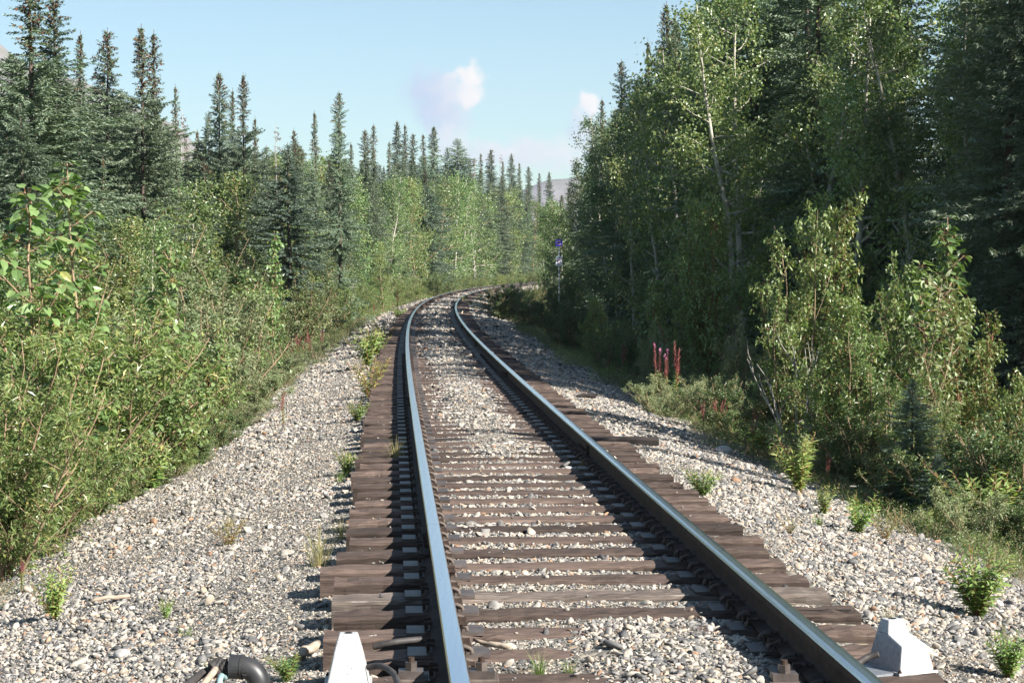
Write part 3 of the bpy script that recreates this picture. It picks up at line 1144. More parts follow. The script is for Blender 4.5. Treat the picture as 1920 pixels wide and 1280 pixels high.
# ------------------------------------------------------------------ plants: shapes
def spruce_proto(seed, h, rmax, leafmat, cones=True, bare=.04, dens=1.0, ragged=.3):
    r = np.random.RandomState(seed)
    tr = MB()
    zs = np.linspace(-.3, h, 9)
    bend = np.cumsum(r.randn(9, 2) * .02, 0)
    bend = bend - bend[0]
    P = np.stack([bend[:, 0], bend[:, 1], zs], -1)
    tr.tube(P, np.linspace(.011 * h + .03, .008, 9), 7)
    mb = MB()
    nb = int(h * 58 * dens)
    t = np.sort((np.arange(nb) + r.rand(nb)) / nb) ** 1.0
    z = bare * h + (h * .985 - bare * h) * t
    az = np.arange(nb) * 2.39996 + r.randn(nb) * .5
    zz = z / h
    lump = 1 + ragged * np.interp(zz, np.sort(np.concatenate([[0, 1], r.rand(20)])), r.randn(22))
    gap = (np.sin(az * 1.0 + zz * r.uniform(10, 16) + r.uniform(0, 6)) > .86) & (zz > .12)
    lump_az = 1 + .22 * np.sin(az * 2 + zz * 9 + r.uniform(0, 6)) * np.sin(zz * 23 + r.uniform(0, 6))
    prof = np.clip((1 - zz) * 1.7, 0.015, 1) ** .88 * np.interp(zz, [0, .12, .3, 1], [.85, 1, 1, 1])
    Lb = rmax * prof * np.clip(lump * lump_az, .35, 1.6) * r.uniform(.5, 1.15, nb) * np.where(gap, .35, 1) + .012
    pts, dirs, nrm, ln, wd = [], [], [], [], []
    cpos, cdir = [], []
    for i in range(nb):
        n = max(3, int(Lb[i] / .042))
        s = np.linspace(.12, 1, n)
        o = np.array([math.cos(az[i]), math.sin(az[i]), 0])
        sd = np.array([-o[1], o[0], 0])
        k = zz[i]
        slope = np.interp(k, [0, .5, .85, 1], [-.28, -.12, .25, .9])
        zc = z[i] + Lb[i] * (slope * s - .18 * s * s + .22 * s ** 3 * (k < .8))
        base = o[None] * (Lb[i] * s)[:, None]
        base[:, 2] = zc
        base[:, 0] += np.interp(zc, zs, P[:, 0])
        base[:, 1] += np.interp(zc, zs, P[:, 1])
        for q in range(4):
            side = (1 if q % 2 else -1) * (.55 if q < 2 else r.uniform(-.2, .2))
            D = o[None] * .75 + sd[None] * side + np.array([0, 0, -.22 if q < 2 else r.uniform(-.6, .35)]) + r.randn(n, 3) * .22
            pts.append(base + r.randn(n, 3) * .012)
            dirs.append(D)
            nrm.append(np.array([0, 0, 1.0]) + r.randn(n, 3) * .45)
            ln.append((.032 + .15 * (1 - s * .55) * min(1, .22 + Lb[i])) * r.uniform(.7, 1.25, n))
            wd.append(np.full(n, .034) * r.uniform(.8, 1.3, n))
        if cones and k > .80 and r.rand() < .75:
            m = r.randint(2, 6)
            ss = r.uniform(.25, .95, m)
            b = o[None] * (Lb[i] * ss)[:, None]
            b[:, 2] = z[i] + Lb[i] * slope * ss
            b[:, 0] += np.interp(z[i], zs, P[:, 0])
            b[:, 1] += np.interp(z[i], zs, P[:, 1])
            cpos.append(b)
            cdir.append(np.array([0, 0, -1.0]) + r.randn(m, 3) * .3)
    leaves(mb, np.concatenate(pts), np.concatenate(dirs), np.concatenate(nrm), np.concatenate(ln), np.concatenate(wd), fold=.15, droop=.06)
    if cpos:
        c = np.concatenate(cpos)
        d = np.concatenate(cdir)
        for q in range(2):
            leaves(mb, c, d, r.randn(len(c), 3), r.uniform(.06, .1, len(c)), .045, fold=.3, mat=1)
    return Proto('spruce_tree', 'spruce tree', h, [('trunk', tr.mesh('trunk', M['bark'], True)), ('crown', mb.mesh('crown', [M[leafmat], M['cone']]))])


def dead_spruce_proto(seed, h):
    r = np.random.RandomState(seed)
    tr, mb = MB(), MB()
    zs = np.linspace(-.2, h, 8)
    tr.tube(np.stack([np.cumsum(r.randn(8) * .03), np.cumsum(r.randn(8) * .03), zs], -1), np.linspace(.009 * h + .02, .006, 8), 6)
    for i in range(int(h * 16)):
        z = h * r.uniform(.15, .98)
        a = r.uniform(0, 6.28)
        L = (.12 + .55 * (1 - z / h)) * r.uniform(.5, 1.2)
        o = np.array([math.cos(a), math.sin(a), -.25])
        mb.tube([np.array([0, 0, z]), np.array([0, 0, z]) + o * L * .5, np.array([0, 0, z]) + o * L + np.array([0, 0, .05])], [.008, .006, .003], 4)
        n = r.randint(2, 7)
        s = r.uniform(.3, 1, n)
        leaves(mb, np.array([0, 0, z]) + o[None] * (L * s)[:, None], r.randn(n, 3) + np.array([0, 0, -.5]), r.randn(n, 3), .09, .025, mat=0)
    return Proto('dead_spruce', 'dead tree', h, [('trunk', tr.mesh('trunk', M['deadwood'], True)), ('branch_crown', mb.mesh('branch_crown', M['dead_twig']))])


def grow(r, start, d0, length, nseg, wob, up):
    P = [np.array(start, float)]
    d = unit(np.array(d0, float))
    for _ in range(nseg):
        d = unit(d + r.randn(3) * wob + np.array([0, 0, up]))
        P.append(P[-1] + d * length / nseg)
    return np.array(P)


def sample_path(P, s):
    t = np.asarray(s) * (len(P) - 1)
    i = np.clip(t.astype(int), 0, len(P) - 2)
    f = (t - i)[:, None]
    return P[i] * (1 - f) + P[i + 1] * f, unit(P[i + 1] - P[i])


def aspen_proto(seed, h, base, width, leafmat, leaf=.072, per=60, limbs=30, bark='palebark', name='aspen_tree', cat='aspen tree', rt=.0095, clump=.13):
    r = np.random.RandomState(seed)
    tr, mb = MB(), MB()
    T = grow(r, (0, 0, -.25), (r.randn() * .03, r.randn() * .03, 1), h + .25, 14, .05, .05)
    T[:, 2] *= (h) / T[-1, 2]
    tr.tube(T, np.linspace(rt * h + .02, .008, 15), 8)
    for i in range(limbs):
        f = base + (1 - base) * ((i + r.rand()) / limbs) * .97
        p, d = sample_path(T, [f])
        a = i * 2.4 + r.randn() * .5
        k = (f - base) / (1 - base)
        L = width * np.interp(k, [0, .25, .6, 1], [.75, 1, .8, .22]) * r.uniform(.65, 1.2)
        B = grow(r, p[0], (math.cos(a), math.sin(a), r.uniform(.15, .7)), L, 5, .18, .1)
        tr.tube(B, np.linspace(.0045 * h * (1 - f) + .009, .004, 6), 5)
        nt = max(3, int(L * 5))
        for q in range(nt):
            pp, dd = sample_path(B, [r.uniform(.25, 1)])
            tw = grow(r, pp[0], dd[0] + r.randn(3) * .7, r.uniform(.2, .5) * (.5 + .5 * L), 3, .25, .05)
            tr.tube(tw, [.004, .003, .002, .002], 4)
            n = int(per * r.uniform(.5, 1.4))
            s, _ = sample_path(tw, r.uniform(.1, 1, n))
            P = s + r.randn(n, 3) * clump
            D = unit(r.randn(n, 3)) * .8 + np.array([0, 0, -.55])
            leaves(mb, P, D, r.randn(n, 3) + np.array([0, 0, .6]), leaf * r.uniform(.7, 1.25, n), leaf * .82 * r.uniform(.8, 1.1, n), fold=.12, droop=.08)
    return Proto(name, cat, h, [('trunk', tr.mesh('trunk', M[bark], True)), ('crown', mb.mesh('crown', M[leafmat]))])


def shrub_proto(name, cat, seed, h, spread, nst, leafmat, leaf, wl, per=14, nbr=9, bark='tanstem', rich=False, hang=-.2, clump=.02, tw=4, alt=.05, low=.03):
    """Many-stemmed bush: stems lean out from the base, carry branches, twigs and leaves set along the twigs."""
    r = np.random.RandomState(seed)
    st, mb = MB(), MB()
    for i in range(nst):
        a = i * 2.4 + r.randn() * .4
        lean = spread * r.uniform(.1, 1) ** .7
        hh = h * (1 - .38 * (lean / max(spread, .01)) ** 2) * r.uniform(.72, 1.04)
        b0 = np.array([math.cos(a), math.sin(a), 0]) * r.uniform(0, .12) * spread
        tip = np.array([math.cos(a) * lean, math.sin(a) * lean, hh])
        n = 9
        s = np.linspace(0, 1, n)[:, None]
        S = b0 + (tip - b0) * s
        S[:, 2] = -.08 + (hh + .08) * s[:, 0] ** .85
        S[:, :2] += np.cumsum(r.randn(n, 2) * .02 * h, 0) * .6
        st.tube(S, np.linspace(.0055 * h + .004, .0025, n), 5)
        for q in range(nbr):
            f = r.uniform(low, .98)
            p, d = sample_path(S, [f])
            a2 = r.uniform(0, 6.28)
            L = h * r.uniform(.14, .30) * (1.15 - f * .7)
            B = grow(r, p[0], np.array([math.cos(a2), math.sin(a2), r.uniform(.1, .8)]) + d[0] * .4, L, 4, .15, .12)
            st.tube(B, np.linspace(.0035 + .0006 * h, .0018, 5), 4)
            paths = [B]
            for w in range(tw):
                pp, dd = sample_path(B, [r.uniform(.2, .95)])
                W = grow(r, pp[0], dd[0] + r.randn(3) * .6, L * r.uniform(.3, .6), 3, .15, .08)
                st.tube(W, .0018, 3, cap=False)
                paths.append(W)
            for W in paths:
                m = max(3, int(per * r.uniform(.35, 1.65)))
                ss = np.sort(r.uniform(.12, 1, m))
                P, T = sample_path(W, ss)
                ang = np.arange(m) * 2.4 + r.uniform(0, 6)
                A = unit(np.cross(T, np.array([.31, .2, .9])))
                Bv = np.cross(T, A)
                out = np.cos(ang)[:, None] * A + np.sin(ang)[:, None] * Bv
                D = out + T * .55 + np.array([0, 0, hang]) + r.randn(m, 3) * .25
                leaves(mb, P + out * alt * leaf * 3 + r.randn(m, 3) * clump, D, np.array([0, 0, 1.0]) + r.randn(m, 3) * .5, leaf * r.uniform(.45, 1.3, m), leaf * wl * r.uniform(.8, 1.15, m), fold=.16, droop=.14, rich=rich)
    return Proto(name, cat, h, [('stem', st.mesh('stem', M[bark], True)), ('foliage', mb.mesh('foliage', M[leafmat]))])


def sapling_proto(name, cat, seed, h, leafmat, leaf, wl, branches, per, bark='tanstem', width=.35, bottom=.1, hang=-.55):
    """One upright leader with short side shoots and big leaves."""
    r = np.random.RandomState(seed)
    st, mb = MB(), MB()
    S = grow(r, (0, 0, -.1), (r.randn() * .04, r.randn() * .04, 1), h + .1, 10, .05, .06)
    st.tube(S, np.linspace(.006 * h + .004, .003, 11), 6)
    paths = [(S, per * 2, .55)]
    for q in range(branches):
        f = bottom + (.96 - bottom) * (q + r.rand()) / branches
        p, d = sample_path(S, [f])
        a = q * 2.4 + r.randn() * .4
        L = width * (1.15 - f * .75) * r.uniform(.6, 1.2)
        B = grow(r, p[0], (math.cos(a), math.sin(a), r.uniform(.5, 1.0)), L, 4, .1, .08)
        st.tube(B, np.linspace(.006, .0025, 5), 5)
        paths.append((B, per, .2))
        if L > .3:
            pp, dd = sample_path(B, [.5])
            W = grow(r, pp[0], dd[0] + r.randn(3) * .5, L * .6, 3, .1, .1)
            st.tube(W, .003, 4)
            paths.append((W, int(per * .7), .2))
    for W, m, lo in paths:
        m = max(3, int(m * r.uniform(.8, 1.2)))
        P, T = sample_path(W, np.sort(1 - (1 - lo) * r.rand(m) ** 1.3))
        ang = np.arange(m) * 2.4
        A = unit(np.cross(T, np.array([.31, .2, .9])))
        out = np.cos(ang)[:, None] * A + np.sin(ang)[:, None] * np.cross(T, A)
        D = out + T * .3 + np.array([0, 0, hang]) + r.randn(m, 3) * .25
        pet = out * leaf * .45 + T * leaf * .15
        for k in range(m):
            st.tube([P[k], P[k] + pet[k]], .0013, 3, cap=False, mat=1)
        leaves(mb, P + pet, D, np.array([0, 0, 1.0]) + r.randn(m, 3) * .45, leaf * r.uniform(.6, 1.2, m), leaf * wl * r.uniform(.85, 1.1, m), fold=.14, droop=.12, rich=True)
    return Proto(name, cat, h, [('stem', st.mesh('stem', [M[bark], M['redstem']], True)), ('foliage', mb.mesh('foliage', M[leafmat]))])


def herb_proto(name, cat, seed, h, nst, spread, leafmat, leaf, wl, per, spike=None, pink=False, stem='redstem', hang=0.0):
    r = np.random.RandomState(seed)
    st, mb, sp, fl = MB(), MB(), MB(), MB()
    for i in range(nst):
        a = i * 2.4 + r.randn() * .4
        lean = spread * r.uniform(.15, 1)
        hh = h * r.uniform(.7, 1.03)
        n = 7
        s = np.linspace(0, 1, n)
        S = np.stack([math.cos(a) * lean * s ** 1.4, math.sin(a) * lean * s ** 1.4, -.03 + (hh + .03) * s], -1) + np.cumsum(r.randn(n, 3) * .006 * h, 0)
        st.tube(S, np.linspace(.0055, .002, n) * (h + .3), 5)
        top = .66 if spike else 1.0
        m = int(per * r.uniform(.85, 1.15))
        P, T = sample_path(S, np.linspace(.14, top, m))
        ang = np.arange(m) * 2.4
        A = unit(np.cross(T, np.array([.9, .2, .1])))
        out = np.cos(ang)[:, None] * A + np.sin(ang)[:, None] * np.cross(T, A)
        sz = leaf * np.interp(np.linspace(0, 1, m), [0, .3, .8, 1], [.8, 1.1, .9, .5]) * r.uniform(.8, 1.15, m)
        leaves(mb, P, out + T * r.uniform(.35, .9, (m, 1)) + np.array([0, 0, hang]) + r.randn(m, 3) * .12, T + r.randn(m, 3) * .25, sz, sz * wl, fold=.14, droop=.2, rich=leaf > .05)
        if spike:
            m = int(34 * h + 12)
            P, T = sample_path(S, np.linspace(.64, .985, m))
            ang = np.arange(m) * 2.4
            A = unit(np.cross(T, np.array([.9, .2, .1])))
            out = np.cos(ang)[:, None] * A + np.sin(ang)[:, None] * np.cross(T, A)
            lp = np.interp(np.linspace(0, 1, m), [0, .5, 1], [.075, .06, .025])
            leaves(sp, P, out * .7 + T * 1.0 + r.randn(m, 3) * .2, r.randn(m, 3), lp * .9, .009, fold=.2, droop=.02)
            if pink:
                q = 14
                P, T = sample_path(S, r.uniform(.93, 1, q))
                leaves(fl, P, unit(r.randn(q, 3)), r.randn(q, 3), .03, .026, fold=.1)
    parts = [('stem', st.mesh('stem', M[stem], True)), ('foliage', mb.mesh('foliage', M[leafmat]))]
    if spike:
        parts.append(('seed_spike', sp.mesh('seed_spike', M['red'])))
    if spike and pink:
        parts.append(('blossom', fl.mesh('blossom', M['pink'])))
    return Proto(name, cat, h, parts)


def grass_mesh(seed, h, n, mat, spread=.12, w=.006):
    r = np.random.RandomState(seed)
    mb = MB()
    for i in range(n):
        a = r.uniform(0, 6.28)
        o = np.array([math.cos(a), math.sin(a), 0])
        L = h * r.uniform(.45, 1.1)
        lean = r.uniform(.1, .75)
        b = o * r.uniform(0, spread * .5) + np.array([r.randn() * .02, r.randn() * .02, -.01])
        s = np.linspace(0, 1, 5)
        P = b + o * (lean * L * s ** 1.7)[:, None] + np.array([0, 0, 1]) * (L * (s - .35 * lean * s * s))[:, None]
        sd = np.array([-o[1], o[0], 0])
        wv = w * np.array([.8, 1, .8, .5, .08])[:, None]
        V = np.concatenate([P - sd * wv / 2, P + sd * wv / 2])
        mb.add(V, [[k, k + 1, k + 6, k + 5] for k in range(4)])
    return mb.mesh('grass_tuft', M[mat])


# ------------------------------------------------------------------ undergrowth (stuff)
def build_undergrowth():
    specs = [('willow', .05, .34), ('darkshrub', .035, .6), ('herb', .06, .28), ('greywillow', .045, .34), ('darkshrub', .05, .6), ('aspen', .05, .7)]
    for k, (mt, lf, wl) in enumerate(specs):
        r = np.random.RandomState(300 + k)
        mb = MB()
        n = 380
        rad = r.rand(n) ** .5 * .5
        a = r.uniform(0, 6.28, n)
        hgt = r.rand(n) ** .8 * (.62 - .5 * rad)
        P = np.stack([np.cos(a) * rad, np.sin(a) * rad, hgt], -1)
        D = np.stack([np.cos(a), np.sin(a), r.uniform(-.3, 1, n)], -1) + r.randn(n, 3) * .5
        leaves(mb, P, D, np.array([0, 0, 1]) + r.randn(n, 3) * .5, lf * r.uniform(.7, 1.3, n), lf * wl, fold=.15)
        for q in range(9):
            a0 = r.uniform(0, 6.28)
            mb.tube([(0, 0, -.1), (math.cos(a0) * .2, math.sin(a0) * .2, .3), (math.cos(a0) * .38, math.sin(a0) * .38, .5)], [.006, .004, .002], 4, 1)
        o = bpy.data.objects.new('undergrowth_%d' % k, mb.mesh('undergrowth', [M[mt], M['tanstem']]))
        HIDW.objects.link(o)
    for k, (sd, hh, mt) in enumerate(((601, .5, 'drygrass'), (602, .45, 'grass'))):
        HIDW.objects.link(bpy.data.objects.new('undergrowth_%d' % (6 + k), grass_mesh(sd, hh, 150, mt, .9, .007)))
    r = np.random.RandomState(19)
    P, S = [], []
    for y0, y1, n, s in ((9, 30, 1500, .62), (30, 80, 2200, .95), (80, 190, 1800, 1.5), (190, 340, 900, 2.3)):
        yy = r.uniform(y0, y1, n)
        left = r.rand(n) < .5
        el = np.interp(yy, [0, 16, 26, 45, 60, 400], [4.9, 4.5, 3.6, 3.3, 3.0, 3.1])
        er = np.interp(yy, [0, 12, 20, 60, 400], [3.9, 3.7, 3.3, 3.3, 3.3])
        off = r.rand(n) ** 1.6 * (24 if y0 < 80 else 50)
        dd = np.where(left, -(el + .25 + off), er + .2 + off)
        xx = track_x(yy) + dd
        sc = s * r.uniform(.55, 1.15, n) * np.interp(off, [0, .6, 2], [.5, .8, 1.15])
        P.append(np.stack([xx, yy, ground_z(xx, yy) - .04], -1))
        S.append(sc)
    I = [r.randint(0, 6, len(q)) for q in S]
    for y0, y1, n, s in ((9, 30, 900, .5), (30, 90, 700, .8)):      # dry grass and seedlings where gravel and bushes meet
        yy = r.uniform(y0, y1, n)
        left = r.rand(n) < .5
        el = np.interp(yy, [0, 16, 26, 45, 60, 400], [4.9, 4.5, 3.6, 3.3, 3.0, 3.1])
        er = np.interp(yy, [0, 12, 20, 60, 400], [3.9, 3.7, 3.3, 3.3, 3.3])
        off = r.randn(n) * .28
        dd = np.where(left, -(el + off), er - .05 + off)
        xx = track_x(yy) + dd
        P.append(np.stack([xx, yy, ground_z(xx, yy) - .02], -1))
        S.append(s * r.uniform(.25, .8, n))
        I.append(r.choice([1, 1, 3, 4, 0, 2, 4, 1, 2], n))
    P, S, I = np.concatenate(P), np.concatenate(S), np.concatenate(I)
    n = len(P)
    rot = np.stack([r.randn(n) * .12, r.randn(n) * .12, r.uniform(0, 6.28, n)], -1)
    scatter('undergrowth', P, rot, np.stack([S * 1.15, S * 1.15, S], -1), I, r.rand(n), HIDW)


build_undergrowth()

# ------------------------------------------------------------------ the kinds of plant
SPR = [spruce_proto(401, 10, 1.4, 'spruce', ragged=.4), spruce_proto(402, 10, 1.75, 'spruce', ragged=.5), spruce_proto(403, 10, 1.1, 'spruce', ragged=.45, dens=.85), spruce_proto(404, 9, 1.75, 'spruce', cones=False, ragged=.35), spruce_proto(405, 8, 1.6, 'spruce_blue', cones=False, ragged=.35)]
SPR_MIX = SPR[:4] + [SPR[3]] + [spruce_proto(406, 10, 1.15, 'spruce', ragged=.55, dens=.7), spruce_proto(407, 9, 1.35, 'spruce', cones=False, ragged=.5), spruce_proto(408, 8, 1.25, 'spruce', cones=False, ragged=.4)]
DEAD = [dead_spruce_proto(411, 8), dead_spruce_proto(412, 8)]
ASP = [aspen_proto(421, 9, .30, 1.45, 'aspen'), aspen_proto(422, 8.5, .16, 1.3, 'aspen', limbs=34), aspen_proto(423, 9, .36, 1.6, 'aspen', limbs=30)]
YASP = [aspen_proto(431, 5, .06, 1.0, 'aspen', limbs=30, per=48, leaf=.066, rt=.006, bark='tanstem'), aspen_proto(432, 5, .05, .85, 'poplar', limbs=30, per=48, leaf=.066, rt=.006), aspen_proto(433, 4.5, .04, 1.05, 'willow', limbs=30, per=50, leaf=.06, rt=.006, bark='tanstem')]
WIL = [shrub_proto('willow_bush', 'willow bush', 441, 1.8, .95, 12, 'willow', .062, .30, nbr=11), shrub_proto('willow_bush', 'willow bush', 442, 1.7, 1.05, 12, 'willow', .058, .30, nbr=11)]
GWIL = [shrub_proto('willow_bush', 'willow bush', 443, 1.6, .85, 11, 'greywillow', .055, .36, nbr=10)]
POP = [shrub_proto('poplar_bush', 'poplar bush', 451, 2.4, .85, 8, 'poplar', .085, .62, per=8, nbr=10, bark='redstem', rich=True, hang=-.5), shrub_proto('poplar_bush', 'poplar bush', 452, 2.2, 1.0, 9, 'poplar', .075, .62, per=9, nbr=10, bark='tanstem', rich=True, hang=-.5)]
POPR = [shrub_proto('poplar_bush', 'poplar bush', 453, 2.5, .75, 9, 'brightpoplar', .058, .55, per=11, nbr=13, bark='tanstem', rich=True, hang=-.35, tw=5), shrub_proto('poplar_bush', 'poplar bush', 454, 2.3, .95, 10, 'brightpoplar', .055, .55, per=11, nbr=13, bark='redstem', rich=True, hang=-.35, tw=5)]
LOWB = [shrub_proto('low_shrub', 'low shrub', 461, .9, .75, 14, 'darkshrub', .028, .62, per=16, nbr=10, tw=4), shrub_proto('low_shrub', 'low shrub', 462, .8, .8, 14, 'greywillow', .026, .55, per=16, nbr=10, tw=4)]
ALD = [shrub_proto('alder_bush', 'alder bush', 471, 3.0, 1.3, 11, 'aspen', .07, .7, per=13, nbr=12, tw=4), shrub_proto('alder_bush', 'alder bush', 472, 2.8, 1.4, 11, 'darkshrub', .065, .7, per=13, nbr=12, tw=4)]
SAP = [sapling_proto('poplar_sapling', 'poplar sapling', 481, 2.6, 'poplar', .085, .60, 28, 16), sapling_proto('poplar_sapling', 'poplar sapling', 482, 2.4, 'poplar', .09, .60, 26, 14, width=.45)]
WSAP = [sapling_proto('willow_sapling', 'willow sapling', 485, 2.0, 'greywillow', .085, .34, 16, 11, width=.4, hang=.1)]
FIRE = [herb_proto('fireweed', 'fireweed', 491, .95, 3, .16, 'herb', .085, .17, 34, spike=True), herb_proto('fireweed', 'fireweed', 492, .9, 5, .24, 'herb', .085, .17, 34, spike=True), herb_proto('fireweed', 'fireweed', 493, 1.0, 2, .1, 'herb', .085, .17, 36, spike=True, pink=True)]
HERB = [herb_proto('leafy_herb', 'weed', 501, .5, 22, .30, 'herb', .08, .23, 36), herb_proto('leafy_herb', 'weed', 502, .42, 14, .24, 'herb', .07, .25, 30), herb_proto('leafy_herb', 'weed', 503, .35, 9, .26, 'yellowherb', .05, .26, 22)]
YARROW = herb_proto('white_yarrow', 'wildflower', 505, .4, 1, .05, 'herb', .03, .3, 14, stem='tanstem')
GRASS = [grass_mesh(511, .34, 80, 'grass', .16, .007), grass_mesh(512, .42, 90, 'drygrass', .2, .005), grass_mesh(513, .22, 50, 'grass', .12, .006)]

PR = random.Random(3)
PRN = np.random.RandomState(31)


def base_z(x, y):
    return float(ground_z(x, y))


def put_top(proto, u, vtop, y, wf=1.0, label='', group=None, rz=None):
    """Stand a plant y metres away on the bearing of u, as tall as its tip in the photograph says."""
    x, yy, zt = at_depth(u, vtop, y)
    g = base_z(x, yy)
    s = (zt - g) / proto.h
    return proto.put((x, yy, g - .03), PR.uniform(0, 6.28) if rz is None else rz, s, s * wf, label, group)


def put_base(proto, u, v, hpx, wf=1.0, label='', group=None):
    x, y, g = hit(u, v)
    s = hpx / FPX * y / proto.h
    return proto.put((x, y, g - .01), PR.uniform(0, 6.28), s, s * wf, label, group)


# ------------------------------------------------------------------ trees one can name
SPL = 'spruces of the left skyline'
put_top(SPR[1], 45, -60, 40, 1.35, 'tallest spruce, spreading at the far left, its tip cut off by the picture edge', SPL)
put_top(SPR[0], 100, -12, 42, 1.15, 'dense spruce tight against the tallest one, brown cones up its right side', SPL)
put_top(SPR[2], 146, 55, 52, .9, 'thin ragged spruce in the gap between the tallest pair and the brown-topped spruce', SPL)
put_top(SPR[0], 199, 50, 50, 1.0, 'spruce with its narrow top crusted in brown cones, left of the twin-topped spruce', SPL)
put_top(SPR[1], 271, 42, 48, .95, 'broad spruce of the twin-topped pair, with the taller left tip', SPL)
put_top(SPR[2], 291, 54, 48.6, 1.0, 'slimmer spruce fused to the broad twin, with the lower right tip', SPL)
put_top(SPR[2], 331, 155, 60, .7, 'thin lone spruce spire just right of the twin-topped pair', SPL)
put_top(SPR[0], 408, 130, 62, .85, 'slim spruce spire, left one of the three above the middle of the left forest', SPL)
put_top(SPR[2], 434, 163, 63, .75, 'short thin spruce between two taller slim spires', SPL)
put_top(SPR[1], 452, 133, 61, .72, 'cone-heavy spruce, right one of the three slim spires', SPL)
put_top(SPR[3], 388, 205, 63, .7, 'small spruce leaning on the left flank of the three slim spires', SPL)
put_top(SPR[2], 476, 215, 64, .7, 'small spruce leaning on the right flank of the three slim spires', SPL)
for u, v, y, w, p in ((12, 95, 46, 1.2, 3), (72, 125, 55, 1.1, 1), (125, 145, 57, 1.1, 0), (170, 155, 62, 1.1, 6), (226, 165, 60, 1.1, 3), (246, 195, 66, 1.1, 7), (312, 225, 64, 1.1, 6), (182, 240, 50, 1.2, 3), (238, 262, 52, 1.2, 6), (122, 232, 47, 1.25, 3), (62, 245, 43, 1.25, 6), (350, 285, 66, 1.1, 7), (18, 215, 38, 1.3, 3), (300, 290, 52, 1.2, 7), (365, 240, 72, 1.0, 5), (440, 260, 70, 1.1, 6), (500, 270, 72, 1.1, 7)):
    o = put_top(SPR_MIX[p], u, v, y, w, '', 'spruces filling the left forest')
    o['fill'] = 'sunlit green spruce'
put_top(DEAD[0], 520, 228, 70, 1.0, 'thin dead grey spruce sticking out of the forest right of the three slim spires', 'dead trees')
put_top(SPR[2], 552, 238, 76, .9, 'small spruce with brown top beside the thin dead tree', SPL)
put_top(SPR[2], 592, 205, 78, .8, 'slender spruce just left of the tall dark spire', SPL)
put_top(SPR[0], 637, 168, 74, .75, 'tall dark spruce spire standing alone above its neighbours mid left', SPL)
put_top(SPR[4], 540, 265, 58, 1.2, 'blue-green spruce glowing in front of the darker trees below the dead tree', SPL)
put_top(SPR[4], 800, 345, 170, 1.3, 'pale blue-green spruce low in the sunlit slope above the bend', SPL)
for u, v, y, w, p in ((660, 265, 118, .8, 2), (683, 240, 128, .85, 0), (701, 230, 130, .85, 2), (730, 262, 160, .7, 2), (746, 224, 166, .8, 0), (761, 230, 170, .8, 2), (775, 248, 172, .8, 0), (793, 248, 205, .8, 2), (815, 234, 205, .9, 0),
                      (838, 274, 232, .9, 4), (862, 257, 225, 1.15, 3), (880, 296, 262, .8, 2), (901, 285, 290, .8, 2), (920, 278, 290, 1.0, 0), (944, 300, 305, .8, 2), (958, 286, 315, .9, 0), (975, 303, 318, .9, 2), (990, 310, 320, .8, 0), (1012, 322, 325, .9, 2), (1029, 320, 310, .8, 0)):
    o = put_top(SPR[p], u, v, y, w, '', 'spruces behind the bend')
    o['fill'] = 'slender spruce of the sunlit forest'
put_top(DEAD[1], 888, 290, 220, 1.0, 'leafless brown tree behind the bend, thinner than the spruces around it', 'dead trees')
put_top(DEAD[0], 940, 285, 262, .9, 'leafless reddish tree over the far end of the visible track', 'dead trees')
put_top(DEAD[1], 345, 205, 75, 1.0, 'bare reddish dead tree between the lone spire and the three slim spires', 'dead trees')

RS = 'trees of the dark wood on the right'
for u, v, y, w, p, lab in ((1164, 108, 58, .75, 0, 'spruce with a bare crooked tip, outermost spire of the dark wood'),
                           (1128, 180, 72, .75, 2, 'narrow spruce wedged behind the outermost spire of the dark wood'),
                           (1246, 0, 56, .8, 0, 'very tall spruce whose tip just reaches the upper picture edge'),
                           (1262, 22, 58, .75, 2, 'spruce half hidden beside the one that reaches the upper picture edge'),
                           (1218, 70, 60, .7, 2, 'thin spruce top just left of the very tall spruce')):
    put_top(SPR[p], u, v, y, w, lab, RS)
for u, v, y, w, p, lab in ((1196, 130, 50, .9, 1, 'leafy aspen right behind the outermost spire of the dark wood'),
                           (1108, 225, 76, .8, 1, 'slim aspen at the tapering far end of the dark wood'),
                           (1085, 300, 92, .8, 1, 'lowest and farthest aspen of the dark wood, next to the pale mountain'),
                           (1150, 250, 62, .8, 0, 'aspen filling the dark slope under the outermost spire')):
    put_top(ASP[p], u, v, y, w, lab, RS)
put_top(ASP[0], 1592, -70, 31, 1.0, 'aspen with the thickest pale trunk, bare below and leaning left', RS, 1.1)
put_top(ASP[2], 1745, -60, 30, 1.0, 'aspen with a dim grey forked trunk, right of the thickest pale trunk', RS, 2.3)
put_top(ASP[1], 1800, -90, 28, .7, 'thinnest aspen, its wiry trunk winding up beside the grey forked trunk', RS, .4)
put_top(ASP[2], 1490, -80, 36, 1.0, 'aspen of glinting leaves left of the thickest pale trunk', RS)
put_top(ASP[1], 1330, -20, 44, 1.0, 'aspen sparkling at the top edge, right of the very tall spruce', RS)
put_top(ASP[0], 1400, -60, 40, 1.0, 'aspen between the very tall spruce and the thickest pale trunk', RS)

# forest that fills in behind and between: stratified in depth and distance from the rails
MASS_L = ([-400, 0, 100, 250, 310, 400, 480, 560, 650, 760, 850, 930, 1000, 1060, 1200], [140, 150, 170, 200, 270, 255, 275, 262, 292, 285, 295, 318, 345, 375, 380])
DEC_L = ([-400, 0, 120, 250, 330, 370, 420, 480, 560, 650, 760, 850, 930, 1000, 1060, 1200], [420, 400, 410, 370, 330, 290, 300, 300, 285, 320, 315, 325, 340, 358, 382, 390])
MASS_R = ([1000, 1060, 1090, 1110, 1180, 1210, 1240, 1290, 1330], [400, 350, 295, 245, 170, 140, 80, 0, -260])


